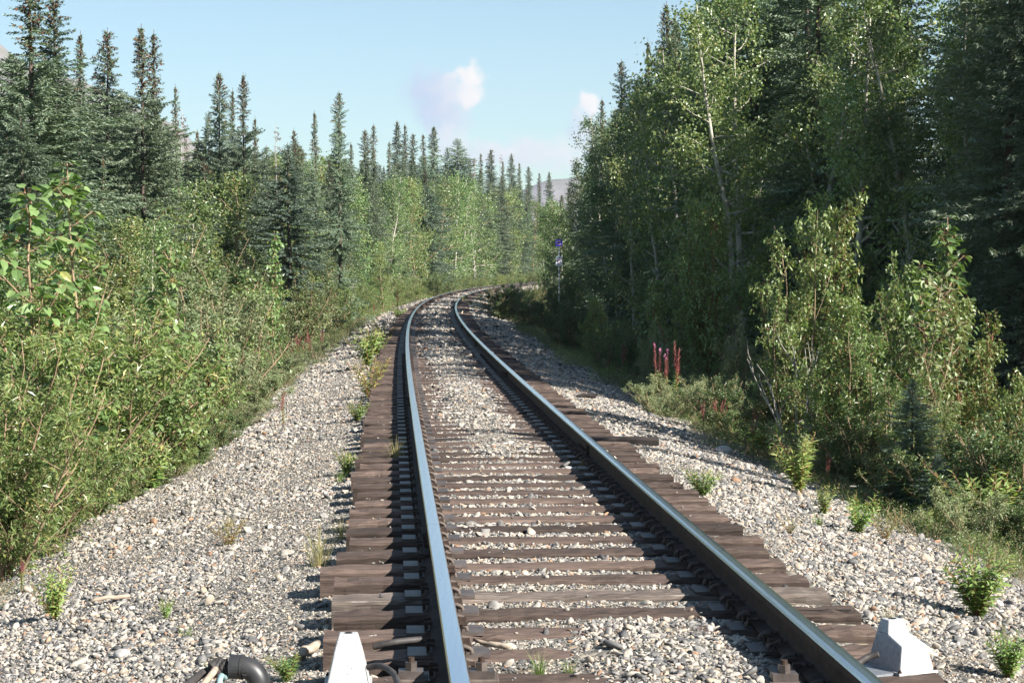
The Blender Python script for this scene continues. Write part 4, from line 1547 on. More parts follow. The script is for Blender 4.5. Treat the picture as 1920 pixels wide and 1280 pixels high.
def fill_tree(protos, x, y, h, look, group, mass, wmul=1.0):
    g = base_z(x, y)
    u, v = pix(x, y, g + h)
    if y < 84 and abs(u - 1048) < 16 + 1.0 / y * FPX and v < 545 and x > 0:
        return None
    lim = np.interp(u, *mass)
    if v < lim:                                   # keep under the outline of the wood
        h = at_depth(u, lim + PR.uniform(0, 30), y)[2] - g
    if h < .7:
        return None
    p = PR.choice(protos)
    s = h / p.h
    o = p.put((x, y, g - .03), PR.uniform(0, 6.28), s, s * wmul * PR.uniform(.85, 1.2), '', group)
    o['fill'] = look
    return o


def fill_left():
    r = PRN
    for (y0, y1, rows) in ((22, 40, 7), (40, 62, 9), (62, 95, 12), (95, 140, 14), (140, 200, 14), (200, 300, 16)):
        for k in range(rows):
            y = y0 + (y1 - y0) * (k + r.rand()) / rows
            edge = float(np.interp(y, [16, 26, 45, 60, 300], [4.5, 3.7, 3.5, 3.2, 3.4]))
            xt = float(track_x(y))
            step = 1.6 + y * .010
            d = edge + r.uniform(.5, 1.2)
            stage = 0
            while True:
                x = xt - d
                if x / y < -.31 or d > (22 if y < 200 else 34):
                    break
                rel = d - edge
                if rel < 1.5:
                    fill_tree(WIL + ALD + LOWB if y < 60 else WIL + ALD, x, y, r.uniform(.9, 1.8) + y * .003, 'sunlit verge bush', 'bushes of the left verge', DEC_L)
                elif rel < 3.4:
                    fill_tree(YASP + ALD, x, y, r.uniform(2.4, 4.2) + y * .018, 'sunlit young aspen thicket', 'young trees on the left', DEC_L, 1.1)
                elif rel < 7 and r.rand() < (.6 if y < 62 else .42):
                    fill_tree(YASP, x, y, r.uniform(3.4, 6.6) + max(0, y - 35) * r.uniform(.025, .05), 'sunlit leafy aspen', 'aspens filling the left forest', DEC_L, 1.15)
                elif r.rand() < (.8 if x / y < -.17 else .62):
                    fill_tree(SPR_MIX, x, y, r.uniform(4.5, 7.5) + max(0, y - 35) * .05, 'sunlit green spruce', 'spruces filling the left forest', MASS_L)
                else:
                    fill_tree(YASP + YASP + ASP[1:2], x, y, r.uniform(5.0, 7.5) + max(0, y - 35) * .05, 'sunlit leafy aspen', 'aspens filling the left forest', DEC_L, 1.1)
                d += step * r.uniform(.75, 1.3) * (1 if rel < 6 else (1.2 if x / y < -.16 and y < 66 else 2.2))


def fill_right():
    r = PRN
    for (y0, y1, rows) in ((23, 34, 4), (34, 48, 4), (48, 66, 4), (66, 92, 5), (92, 135, 5)):
        for k in range(rows):
            y = y0 + (y1 - y0) * (k + r.rand()) / rows
            xt = float(track_x(y))
            d = 3.9 + r.uniform(0, .6)
            step = 1.25 + y * .007
            while True:
                x = xt + d
                if x / y > .33 or d > (17 if y < 48 else 12):
                    break
                rel = d - 3.9
                if rel < 1.3:
                    fill_tree(LOWB + WIL + ALD[1:], x, y, r.uniform(.7, 1.3), 'shaded verge bush', 'bushes of the right verge', MASS_R)
                elif rel < 3.0:
                    fill_tree(ALD + YASP[1:2] if y < 34 else YASP[1:2] + ASP[1:2] + SPR[:1], x, y, r.uniform(1.8, 3.2) if y < 34 else r.uniform(5, 8.5), 'shaded leafy thicket', 'thickets of the right verge', MASS_R)
                elif y < 34 and 1430 < pix(x, y, 2.0)[0] < 1840:
                    pass                          # the pale trunked aspens stand in front here
                elif r.rand() < .8:
                    fill_tree(SPR_MIX[:4] + SPR_MIX[5:], x, y, r.uniform(8, 11.5) + y * .02, 'shaded dark spruce', RS, MASS_R)
                else:
                    fill_tree(ASP[1:2], x, y, r.uniform(8, 11) + y * .02, 'shaded aspen', RS, MASS_R)
                d += step * r.uniform(.75, 1.3)
    # the wood goes on to the right of the picture; its shade falls on the trees in view
    for k in range(120):
        y = r.uniform(-8, 34) if k < 70 else r.uniform(16, 36)
        x = max(.30 * y + 2.2, 15.5 if y < 16 else 15.5 - (y - 16) * .55) + r.uniform(0, 13)
        h = r.uniform(8, 10) if y < 16 else min(r.uniform(11, 14), .84 * (x + 1.4) - .8 + max(0, y - 24) * .5)
        fill_tree(SPR[3:4] if k % 4 == 0 else ASP[1:2], x, y, h, 'dark tree of the wood outside the right picture edge', RS, ([-9e9, 9e9], [-9e9, -9e9]))


fill_left()
fill_right()
# thin stems right of the picture whose shadows lie across the ballast
for x, y, h in ((8.0, 13.2, 9.5), (8.5, 17.0, 10.2), (8.6, 22.0, 10.5), (8.8, 5.4, 6.4), (7.6, 7.4, 5.4), (9.6, 9.0, 7.0)):
    SPR[2].put((x, y, base_z(x, y)), PR.uniform(0, 6), h / 10, h / 10 * .42, 'slim spruce beside the crossing, outside the right picture edge', 'slim spruces outside the picture')

# ------------------------------------------------------------------ bushes and saplings in the foreground
LV = 'bushes of the left foreground'
for p, u, v, y, w, lab in ((SAP[0], 118, 298, 18.0, 1.2, 'big-leaved poplar sapling rising tallest out of the left bushes'),
                           (SAP[1], 14, 330, 16.0, 1.3, 'big-leaved poplar sapling at the very left picture edge'),
                           (SAP[1], 262, 452, 19.5, 1.0, 'thin poplar sapling with yellowish tip, right of the tallest sapling'),
                           (SAP[0], 515, 430, 34, .9, 'slim sapling poking up behind the left bushes near the fireweed patch'),
                           (WIL[0], 60, 500, 16.0, 1.1, 'bright yellow-green willow bush under the two big-leaved saplings'),
                           (WIL[1], 190, 505, 18.5, 1.1, 'yellow-green willow bush right of the brightest willow, topped with pale shoots'),
                           (POP[0], 300, 560, 20.0, 1.0, 'glossy poplar bush in the middle of the left bank of bushes'),
                           (POP[1], 205, 600, 18.5, 1.1, 'glossy poplar bush in front of the yellow-green willows'),
                           (POP[0], 385, 590, 23.0, .9, 'glossy poplar bush ending the left bank nearest the gravel'),
                           (GWIL[0], 430, 490, 28, 1.0, 'greyish twiggy willow bush behind the last poplar bush'),
                           (GWIL[0], 355, 520, 26, 1.0, 'grey-green bush half hidden behind the middle poplar bush'),
                           (WIL[0], 10, 600, 14.0, 1.0, 'light willow bush cut by the left picture edge'),
                           (WIL[1], 75, 720, 15.0, 1.0, 'fresh green willow bush low at the left, next to the gravel'),
                           (WIL[0], 165, 760, 17.2, .9, 'low willow bush fringing the gravel on the left'),
                           (LOWB[0], 290, 770, 19.5, .9, 'low dark bush fringing the gravel under the glossy poplars'),
                           (LOWB[0], 370, 745, 21.5, .9, 'low dark bush fringing the gravel right of the glossy poplars'),
                           (WIL[1], 330, 690, 21.0, .8, 'small willow between the glossy poplar bush and the gravel'),
                           (LOWB[1], 470, 680, 28.0, 1.1, 'rounded grey-green shrub where the left gravel narrows'),
                           (LOWB[1], 520, 645, 34.0, 1.1, 'rounded grey-green shrub beside the fireweed patch'),
                           (LOWB[0], 430, 700, 26.0, 1.0, 'low dark bush below the greyish twiggy willow'),
                           (ALD[0], 470, 505, 36, 1.0, 'dense green alder bush behind the fireweed patch'),
                           (ALD[1], 570, 500, 48, 1.0, 'dark alder bush right of the fireweed patch'),
                           (YASP[2], 575, 425, 60, 1.0, 'bright yellow-green young tree glowing above the fireweed patch'),
                           (YASP[2], 720, 455, 85, 1.0, 'bright yellow-green young tree close to the start of the bend'),
                           (ALD[0], 640, 520, 62, 1.0, 'green alder bush beside the narrowing ballast'),
                           (ALD[1], 820, 500, 135, 1.2, 'dark alder bush on the outside of the bend')):
    put_top(p, u, v, y, w, lab, LV)

RV = 'bushes of the right foreground'
for p, u, v, y, w, lab in ((POPR[0], 1500, 375, 20.5, .66, 'tall sunlit poplar bush, brightest and leftmost of the right bank'),
                           (POPR[1], 1562, 392, 21.0, .66, 'sunlit poplar bush directly right of the brightest one'),
                           (POPR[0], 1672, 470, 19.0, .66, 'sunlit poplar bush under the thickest pale trunk'),
                           (SAP[0], 1768, 400, 19.5, 1.1, 'big-leaved poplar sapling in front of the thin winding trunk'),
                           (SAP[1], 1760, 480, 18.8, 1.1, 'lower big-leaved sapling in front of the dark wood'),
                           (WSAP[0], 1716, 505, 18.5, 1.0, 'upright pale willow sapling with silvery leaves'),
                           (WSAP[0], 1745, 585, 17.8, 1.1, 'shorter pale willow sapling in front of the silvery one'),
                           (POPR[1], 1810, 560, 18.4, .8, 'light poplar bush right of the lower big-leaved sapling'),
                           (WSAP[0], 1790, 640, 17.6, 1.0, 'pale willow sapling farthest right, with spreading leaves'),
                           (POPR[1], 1590, 555, 18.8, .8, 'light leafy bush with tan bare stems under the sunlit poplars'),
                           (WIL[1], 1640, 600, 18.4, .9, 'light willow bush between the tan stems and the silvery sapling'),
                           (WIL[1], 1700, 690, 17.5, .9, 'yellow-green willow bush below the silvery sapling'),
                           (WIL[0], 1755, 720, 17.2, .8, 'yellow-green willow bush right of the little spruce'),
                           (POPR[1], 1320, 385, 33, .8, 'half shaded poplar clump with several pale stems'),
                           (POPR[0], 1290, 420, 35, .8, 'half shaded poplar clump behind the pink-tipped fireweeds'),
                           (GWIL[0], 1395, 590, 27, .8, 'grey willow bush left of the dead branches'),
                           (GWIL[0], 1225, 600, 30, .6, 'pale small willow among the fireweeds'),
                           (LOWB[1], 1250, 690, 27.5, 1.1, 'rounded grey-green shrub at the gravel edge under the fireweeds'),
                           (LOWB[1], 1238, 700, 25.2, 1.1, 'rounded grey-green shrub hiding the feet of the pink-tipped fireweeds'),
                           (LOWB[1], 1300, 680, 26.0, 1.0, 'rounded grey-green shrub right of the fireweeds'),
                           (LOWB[0], 1360, 700, 23.5, 1.1, 'low dark shrub between the fireweeds and the dead branches'),
                           (LOWB[0], 1440, 720, 20.6, 1.0, 'low dark shrub left under the dead branches'),
                           (LOWB[1], 1545, 760, 18.8, 1.1, 'low greyish shrub right under the dead branches'),
                           (LOWB[0], 1620, 770, 17.8, 1.1, 'low dark shrub under the light willow'),
                           (LOWB[0], 1690, 820, 16.8, 1.1, 'low dark shrub left of the lone red fireweed'),
                           (LOWB[0], 1790, 800, 16.2, 1.2, 'low dark shrub behind the rightmost red fireweed'),
                           (LOWB[0], 1890, 780, 15.6, 1.2, 'low dark shrub at the right picture edge'),
                           (POPR[1], 1895, 735, 16.5, .8, 'half lit poplar bush cut by the right picture edge'),
                           (LOWB[1], 1830, 890, 14.6, 1.0, 'tangled low shrub at the right edge of the gravel'),
                           (WIL[0], 1760, 905, 15.0, .8, 'low bright bush bordering the gravel on the right'),
                           (LOWB[0], 1048, 548, 60, 1.2, 'low dark bush right at the foot of the sign post'),
                           (LOWB[0], 1085, 560, 46, 1.2, 'low dark bush right of the sign post'),
                           (LOWB[0], 1000, 560, 62, 1.1, 'low dark bush in front of the sign post'),
                           (LOWB[0], 955, 535, 78, 1.1, 'low dark bush hiding the track where it leaves the view'),
                           (ALD[1], 975, 525, 92, .8, 'dark bush behind the one hiding the track'),
                           (LOWB[0], 942, 532, 72, 1.5, 'low bush over the inner rail where it disappears, leftmost of the row'),
                           (ALD[1], 972, 526, 76, .9, 'dark bush over the vanishing track, second of the row'),
                           (ALD[1], 1000, 517, 80, .9, 'dark bush over the vanishing track, third of the row, left of the sign post'),
                           (ALD[1], 1026, 508, 86, .9, 'dark bush over the vanishing track, directly left behind the sign post'),
                           (ALD[1], 1075, 500, 84, 1.0, 'dark bush directly right behind the sign post'),
                           (LOWB[0], 1160, 600, 36, 1.2, 'low dark bush left of the pink-tipped fireweeds'),
                           (POPR[1], 1115, 555, 40, .7, 'small bush with sunlit leaf tips in the shade, between sign post and fireweeds')):
    put_top(p, u, v, y, w, lab, RV)
put_top(SPR[4], 1712, 700, 16.6, 1.25, 'knee-high spruce seedling among the willows', 'small spruces')
put_top(SPR[4], 1760, 842, 15.6, 1.7, 'tiny spruce seedling with flat green sprays beside the lone red fireweed', 'small spruces')

EDGE = 'low plants along the ballast edge'
for k, (u, v, hp) in enumerate(((18, 1050, 130), (66, 1018, 130), (118, 992, 125), (172, 968, 115), (228, 944, 105), (282, 920, 100), (330, 893, 90), (374, 868, 80), (416, 838, 75), (452, 802, 65), (482, 768, 60), (512, 732, 55), (546, 702, 45), (596, 672, 40))):
    p = (WIL[k % 2], HERB[0], WIL[1 - k % 2], LOWB[0])[k % 4] if k < 8 else LOWB[k % 2]
    put_base(p, u, v, hp, 1.35, '%s at the left gravel edge, %s counted from the left picture edge' % ({'willow_bush': 'low bright willow', 'leafy_herb': 'leafy herb clump', 'low_shrub': 'low rounded shrub'}[p.name], ordinal(k)), EDGE)
for k, (u, v, hp) in enumerate(((1912, 1050, 120), (1850, 1020, 150), (1790, 1000, 120), (1735, 978, 115), (1668, 948, 100), (1610, 925, 90), (1570, 905, 85), (1440, 862, 85), (1385, 832, 80), (1290, 782, 70), (1235, 752, 65), (1190, 722, 60), (1140, 694, 55), (1075, 662, 45), (1020, 630, 40), (975, 602, 36))):
    p = (LOWB[0], HERB[0], HERB[1], HERB[0])[k % 4] if k < 9 else LOWB[k % 2]
    put_base(p, u, v, hp, 1.4, '%s at the right gravel edge, %s counted from the right picture edge' % ({'leafy_herb': 'leafy herb clump', 'low_shrub': 'low rounded shrub'}[p.name], ordinal(k)), EDGE)
# ------------------------------------------------------------------ fireweed, weeds, grass on the ballast
FG = 'fireweed with red seed spikes'
for p, u, v, hp, lab in ((1, 560, 690, 74, 'thick clump of red fireweed on the left verge'),
                         (0, 578, 684, 66, 'red fireweed at the right of the thick clump'),
                         (0, 545, 695, 60, 'red fireweed at the left of the thick clump'),
                         (2, 605, 668, 50, 'small red fireweed right of the thick clump, near the shadowed ballast'),
                         (0, 430, 760, 92, 'lone red fireweed against the greyish twiggy willow'),
                         (0, 395, 780, 74, 'short red fireweed left of the lone one'),
                         (2, 342, 850, 90, 'red fireweed with a magenta tip in front of the glossy poplars'),
                         (0, 306, 858, 100, 'tall red fireweed left of the magenta-tipped one'),
                         (0, 262, 868, 50, 'short red fireweed below the glossy poplar bush'),
                         (0, 532, 800, 72, 'slender pink fireweed standing alone on the left gravel'),
                         (0, 40, 1112, 74, 'spindly fireweed at the left picture edge on the gravel'),
                         (0, 1168, 718, 78, 'leftmost red fireweed spike of the right verge'),
                         (0, 1143, 712, 52, 'dim red fireweed in the shade left of the leftmost spike'),
                         (0, 1320, 815, 66, 'red fireweed on the gravel edge, left of the leafy pair'),
                         (1, 1345, 822, 84, 'leafy fireweed with pale stem where the right gravel narrows'),
                         (0, 1412, 860, 100, 'red fireweed left of the dead branches'),
                         (0, 1550, 925, 78, 'red fireweed beside the bright leafy weed'),
                         (0, 1638, 905, 96, 'lone red fireweed rising from low shrubs'),
                         (1, 1862, 955, 150, 'rightmost red fireweed, thick and dark'),
                         (0, 1700, 955, 70, 'thin fireweed left of the rightmost one'),
                         (0, 700, 600, 34, 'tiny reddish fireweed at the foot of the bend'),
                         (0, 745, 580, 30, 'tiny fireweed at the left of the bend beside the yellow bush')):
    put_base(FIRE[p], u, v, hp, 1.15, lab, FG)
for p, u, vt, y, lab in ((2, 1231, 640, 26.2, 'pink-tipped fireweed in front of the dark wood, left one of the pair'), (2, 1250, 652, 26.4, 'pink-tipped fireweed in front of the dark wood, right one of the pair'), (0, 1266, 634, 26.0, 'tall red fireweed beside the pink-tipped pair in front of the dark wood')):
    put_top(FIRE[p], u, vt, y, .95, lab, FG)
WG = 'weeds growing in the ballast'
for p, u, v, hp, w, lab in ((0, 1832, 1158, 100, 1.25, 'bushy bright weed on the right gravel, nearest and largest'),
                            (1, 1500, 925, 86, 1.0, 'tall bright leafy weed at the edge of the right gravel'),
                            (1, 1545, 965, 46, 1.0, 'small bright weed just right of the tall leafy one'),
                            (1, 1318, 932, 44, 1.5, 'wide pale weed beside the right tie ends'),
                            (1, 1608, 1000, 58, 1.1, 'loose weed halfway between the tall leafy weed and the gravel corner'),
                            (2, 1660, 1010, 44, 1.0, 'faded weed right of the loose weed'),
                            (0, 1890, 1272, 74, 1.1, 'dark green weed in the lower right corner'),
                            (1, 650, 892, 38, 1.2, 'green weed at the left tie ends, below the bushy ones'),
                            (1, 668, 790, 32, 1.3, 'green weed hugging the left tie ends'),
                            (2, 692, 745, 60, 1.0, 'yellowing weed against the left ties, tallest of the row'),
                            (2, 705, 722, 40, 1.0, 'yellowing weed right behind the tallest of the row'),
                            (1, 690, 690, 56, 1.0, 'green weed in the row along the left ties'),
                            (1, 706, 668, 42, 1.0, 'green weed at the far end of the row along the left ties'),
                            (2, 722, 640, 30, 1.2, 'yellow patch of weed where the left rail starts to bend'),
                            (1, 745, 596, 16, 1.8, 'pale weed patch left of the bend'),
                            (1, 102, 1162, 84, .8, 'yellow-green upright weed on the near left gravel'),
                            (2, 95, 1150, 40, 1.2, 'reddish-yellow weed at the foot of the upright yellow-green weed'),
                            (1, 310, 1160, 34, .8, 'small green weed alone on the left gravel'),
                            (1, 540, 1278, 44, 1.4, 'green weed between the black pipe elbow and the left signal box'),
                            (2, 430, 1020, 40, 1.3, 'thin faded weed in the middle of the left gravel'),
                            (1, 1735, 1005, 40, 1.0, 'small weed in front of the low bright bush'),
                            (2, 1850, 1010, 60, 1.4, 'straw-coloured weed at the right gravel edge'),
                            (0, 1820, 985, 80, 1.4, 'dense green weed under the rightmost fireweed'),
                            (1, 1340, 800, 40, 1.0, 'thin weed where the right gravel narrows'),
                            (2, 1480, 1000, 30, 1.0, 'tiny straw weed on the right gravel')):
    put_base(HERB[p], u, v, hp * 1.35, w, lab, WG)
for g, u, v, hp, lab in ((1, 597, 1062, 96, 'tall dry grass tuft beside the left ties'), (0, 1012, 1268, 60, 'green grass tuft between the rails at the near tie'), (2, 1065, 1262, 40, 'small grass tuft right of the green one between the rails'),
                         (2, 640, 905, 36, 'grass tuft at the left tie ends'), (1, 1090, 880, 26, 'wisp of dry grass beyond the right rail'), (1, 1665, 1175, 50, 'dry grass wisp behind the right signal box'), (2, 350, 1195, 36, 'thin grass blades on the near left gravel'),
                         (1, 640, 1010, 50, 'short dry grass next to the worn jutting tie'), (2, 700, 610, 14, 'grass patch on the far left shoulder'), (1, 430, 990, 40, 'dry grass wisp on the left gravel'), (2, 395, 1260, 34, 'pale grass by the black cables'), (1, 745, 870, 60, 'dry stalks in the shade of the left rail'),
                         (1, 1135, 880, 40, 'dry grass right of the right joint'), (2, 1535, 985, 34, 'short grass on the right gravel')):
    x, y, gz = hit(u, v)
    o = link('grass_tuft', GRASS[g])
    s = hp / FPX * y / (.34, .42, .22)[g]
    o.location = (x, y, gz - .01)
    o.scale = (s * .9, s * .9, s)
    o.rotation_euler = (0, 0, PR.uniform(0, 6))
    tag(o, lab, 'grass', 'grass tufts on the ballast')


def yarrow(u, v, hp, lab):
    o = put_base(YARROW, u, v, hp, 1.0, lab, 'white wildflowers')
    r = np.random.RandomState(int(u))
    mb = MB()
    n = 60
    a = r.uniform(0, 6.28, n)
    q = r.rand(n) ** .5 * .045
    leaves(mb, np.stack([np.cos(a) * q, np.sin(a) * q, .395 + r.rand(n) * .012], -1), np.stack([np.cos(a), np.sin(a), np.full(n, .4)], -1), np.array([0, 0, 1]) + r.randn(n, 3) * .2, .012, .012)
    link('flower_head', mb.mesh('flower_head', M['white_petal']), o)


yarrow(700, 1250, 62, 'white umbel flower behind the left signal box')
yarrow(1600, 965, 56, 'white umbel flower at the right gravel edge')

# ------------------------------------------------------------------ dead branches, sticks
def dead_branch(u, v, hp, seed, lab):
    x, y, g = hit(u, v)
    h = hp / FPX * y
    r = np.random.RandomState(seed)
    mb = MB()
    for i in range(7):
        a = r.uniform(-.9, .9)
        S = grow(r, (0, 0, -.05), (math.sin(a) * .7, r.randn() * .3, 1), h * r.uniform(.6, 1.05), 6, .12, .05)
        mb.tube(S, np.linspace(.014, .004, 7), 5)
        for q in range(3):
            p, d = sample_path(S, [r.uniform(.35, .9)])
            mb.tube(grow(r, p[0], d[0] + r.randn(3) * .5, h * .3, 3, .15, .1), [.007, .005, .004, .003], 4)
    o = link('dead_branch', mb.mesh('dead_branch', M['deadwood'], True))
    o.location = (x, y, g)
    tag(o, lab, 'branch', 'dead branches')


dead_branch(1490, 880, 240, 5, 'bare forked grey branches standing upright at the right verge')
dead_branch(1600, 800, 190, 8, 'bare tan stems under the sunlit poplar bushes')
dead_branch(1330, 690, 130, 9, 'bare pale stems in the shade right of the pink-tipped fireweeds')


def stick(u0, v0, u1, v1, rad, mat, lab, lift=.02):
    a = np.array(hit(u0, v0))
    b = np.array(hit(u1, v1))
    t = np.linspace(0, 1, 7)[:, None]
    P = a + (b - a) * t
    P[:, 2] = [float(ground_z(p[0], p[1])) + lift + rad for p in P]
    r = np.random.RandomState(int(u0))
    P[:, 2] = P[:, 2].mean() * .6 + P[:, 2] * .4
    P += r.randn(7, 3) * rad * .35
    mb = MB()
    c = P.mean(0)
    mb.tube(P - c, np.array([.55, .8, 1, 1.05, 1.1, 1, .75]) * rad, 7)
    o = link('stick', mb.mesh('stick', M[mat], True))
    o.location = c
    tag(o, lab, 'stick', 'sticks on the gravel')


stick(168, 1142, 243, 1122, .014, 'driftwood', 'weathered tan stick lying on the left gravel')
stick(556, 1246, 600, 1222, .022, 'driftwood', 'thick tan stick wedged against the tie by the left signal box')
stick(130, 1012, 20, 1048, .008, 'driftwood', 'thin twig on the gravel at the left picture edge')
stick(1080, 748, 1118, 751, .03, 'tie_dark', 'dark chunk of wood on the gravel beyond the right rail', .03)
stick(890, 1252, 955, 1262, .012, 'driftwood', 'slim grey stick lying over the wire mesh between the rails', .10)


# boulders
def boulder(u, v, s, seed, lab):
    V0, F0 = ico(3)
    V = V0 * (1 + .16 * smooth_noise(V0[:, 0], V0[:, 1] + V0[:, 2] * .7, 2.2, seed))[:, None] * np.array([1, .8, .6]) * s
    mb = MB()
    mb.add(V, F0)
    o = link('boulder', mb.mesh('boulder', BOULDER_MAT, True))
    x, y, g = hit(u, v)
    o.location = (x, y, g + s * .25)
    o.rotation_euler = (0, 0, seed)
    tag(o, lab, 'boulder', 'larger stones')


BOULDER_MAT = noise_mat('boulder stone', [(.3, (.22, .21, .2)), (.6, (.42, .4, .38)), (.8, (.52, .5, .47))], 9, (1, 1, 1), .8, .5, .01)
boulder(228, 1232, .055, 2, 'smooth tan stone, biggest on the near left gravel')
boulder(1248, 765, .11, 3, 'pale rounded stone at the edge of the right shrubs')
boulder(1358, 850, .10, 4, 'grey stone at the foot of the right shrubs')

# ------------------------------------------------------------------ signal boxes, blocks, pipe, cables
def frustum(mb, z0, r0, z1, r1, mat=0):
    """r = (x0, x1, y0, y1)"""
    V = [(r0[0], r0[2], z0), (r0[1], r0[2], z0), (r0[1], r0[3], z0), (r0[0], r0[3], z0), (r1[0], r1[2], z1), (r1[1], r1[2], z1), (r1[1], r1[3], z1), (r1[0], r1[3], z1)]
    mb.add(V, [[0, 3, 2, 1], [4, 5, 6, 7], [0, 1, 5, 4], [1, 2, 6, 5], [2, 3, 7, 6], [3, 0, 4, 7]], mat)


def signal_box(u, v, rz, lab, s=1.0, dep=7.55):
    x, y, _ = at_depth(u, v, dep)
    o = thing('signal_box', lab, 'signal box', (x, y, TIE_TOP + .012), (0, 0, rz), (s, s, s), group='white cast boxes beside the rails')
    import bmesh
    mb = MB()
    # body: footprint 0.19 x 0.26; sloping roof from the front edge up to the cap; the cap stands at the back
    mb.add([(-.095, -.13, 0), (.095, -.13, 0), (.095, .13, 0), (-.095, .13, 0), (-.068, -.105, .115), (.068, -.105, .115), (.060, .01, .150), (-.060, .01, .150), (.060, .105, .150), (-.060, .105, .150)],
           [[0, 1, 5, 4]])
    mb.add(np.zeros((0, 3)), np.zeros((0, 4), int))
    f4 = [[4, 5, 6, 7], [7, 6, 8, 9], [3, 9, 8, 2], [0, 3, 2, 1]]
    mb.f.append(np.array(f4))
    mb.m.append(np.zeros(4, int))
    mb.f.append(np.array([[1, 2, 8, 6, 5], [0, 4, 7, 9, 3]]))
    mb.m.append(np.zeros(2, int))
    me = mb.mesh('body', M['whitecast'])
    body = link('body', me, o)
    bv = body.modifiers.new('bevel', 'BEVEL')
    bv.width = .007
    bv.segments = 2
    mb = MB()
    frustum(mb, .149, (-.060, .060, .012, .106), .210, (-.041, .041, .034, .097))
    cap = link('cap', mb.mesh('cap', M['whitecast']), o)
    bv = cap.modifiers.new('bevel', 'BEVEL')
    bv.width = .005
    bv.segments = 2
    mb = MB()
    mb.tube([(0, .066, .207), (0, .066, .2117)], .019, 14)
    link('opening', mb.mesh('opening', M['hole']), o)
    mb = MB()
    mb.box((0, 0, -.004), (.214, .282, .012))
    link('flange', mb.mesh('flange', M['whitecast']), o)
    for sx in (-1, 1):
        for sy in (-1, 1):
            b = link('bolt', BOLT, o)
            b.location = (.098 * sx, .132 * sy, .002)
            b.scale = (.55, .55, .55)
    return o


signal_box(653, 1292, .06, 'white cast signal box on the tie end outside the left rail', .9)
signal_box(1688, 1272, .42, 'white cast signal box on the tie end outside the right rail, turned askew', .92, 7.85)

mp_ = hit(1590, 1268)


def base_plate():
    x, y, _ = at_depth(1622, 1268, 7.8)
    o = thing('mounting_plate', 'flat grey bolted plate between the right rail and its signal box', 'plate', (x, y - .02, TIE_TOP + .006), (0, 0, .42))
    mb = MB()
    mb.box((0, 0, 0), (.20, .20, .010))
    link('steel_sheet', mb.mesh('steel_sheet', M['galv']), o)
    for q in (-.05, .04):
        b = link('bolt', BOLT, o)
        b.location = (-.03 + q * .6, q, .005)


base_plate()


def clamp(u, v, y, rz, lab):
    x, yy, _ = at_depth(u, v, y)
    g = TIE_TOP - .015
    o = thing('clamp_block', lab, 'clamp', (x, yy, g), (0, 0, rz), group='bolted blocks beside the rails')
    mb = MB()
    mb.box((0, 0, .045), (.135, .11, .09))
    bl = link('block', mb.mesh('block', M['dirtysteel']), o)
    bv = bl.modifiers.new('bevel', 'BEVEL')
    bv.width = .004
    mb = MB()
    mb.box((0, 0, .105), (.10, .075, .03))
    link('washer_plate', mb.mesh('washer_plate', M['plate']), o)
    mb = MB()
    mb.tube([(0, 0, .12), (0, 0, .152)], .026, 6)
    nut = link('nut', mb.mesh('nut', M['plate']), o)
    mb = MB()
    mb.tube([(0, 0, .15), (0, 0, .170)], .014, 10)
    link('bolt_end', mb.mesh('bolt_end', M['rust']), nut)


clamp(771, 1262, 7.35, .05, 'bolted block in the shadow on the outer side of the left rail')
clamp(903, 1255, 7.35, .05, 'bolted block on the sunlit inner side of the left rail')
clamp(1470, 1262, 7.30, .05, 'bolted block in the shadow on the inner side of the right rail')


def cable(name, pts, rad, mat, lab, group=None):
    P = np.array(pts, float)
    t = np.linspace(0, 1, len(P))
    tt = np.linspace(0, 1, 24)
    # Catmull-Rom through the points
    Q = []
    for s in tt * (len(P) - 1):
        i = min(int(s), len(P) - 2)
        f = s - i
        p0, p1, p2, p3 = P[max(i - 1, 0)], P[i], P[i + 1], P[min(i + 2, len(P) - 1)]
        Q.append(.5 * ((2 * p1) + (-p0 + p2) * f + (2 * p0 - 5 * p1 + 4 * p2 - p3) * f * f + (-p0 + 3 * p1 - 3 * p2 + p3) * f ** 3))
    Q = np.array(Q)
    c = Q.mean(0)
    mb = MB()
    mb.tube(Q - c, rad, 10)
    o = link(name, mb.mesh(name, M[mat], True))
    o.location = c
    tag(o, lab, 'cable', group)
    return o


def pt(u, v, y):
    return np.array(at_depth(u, v, y))


CG = 'cables and hoses of the signal boxes'


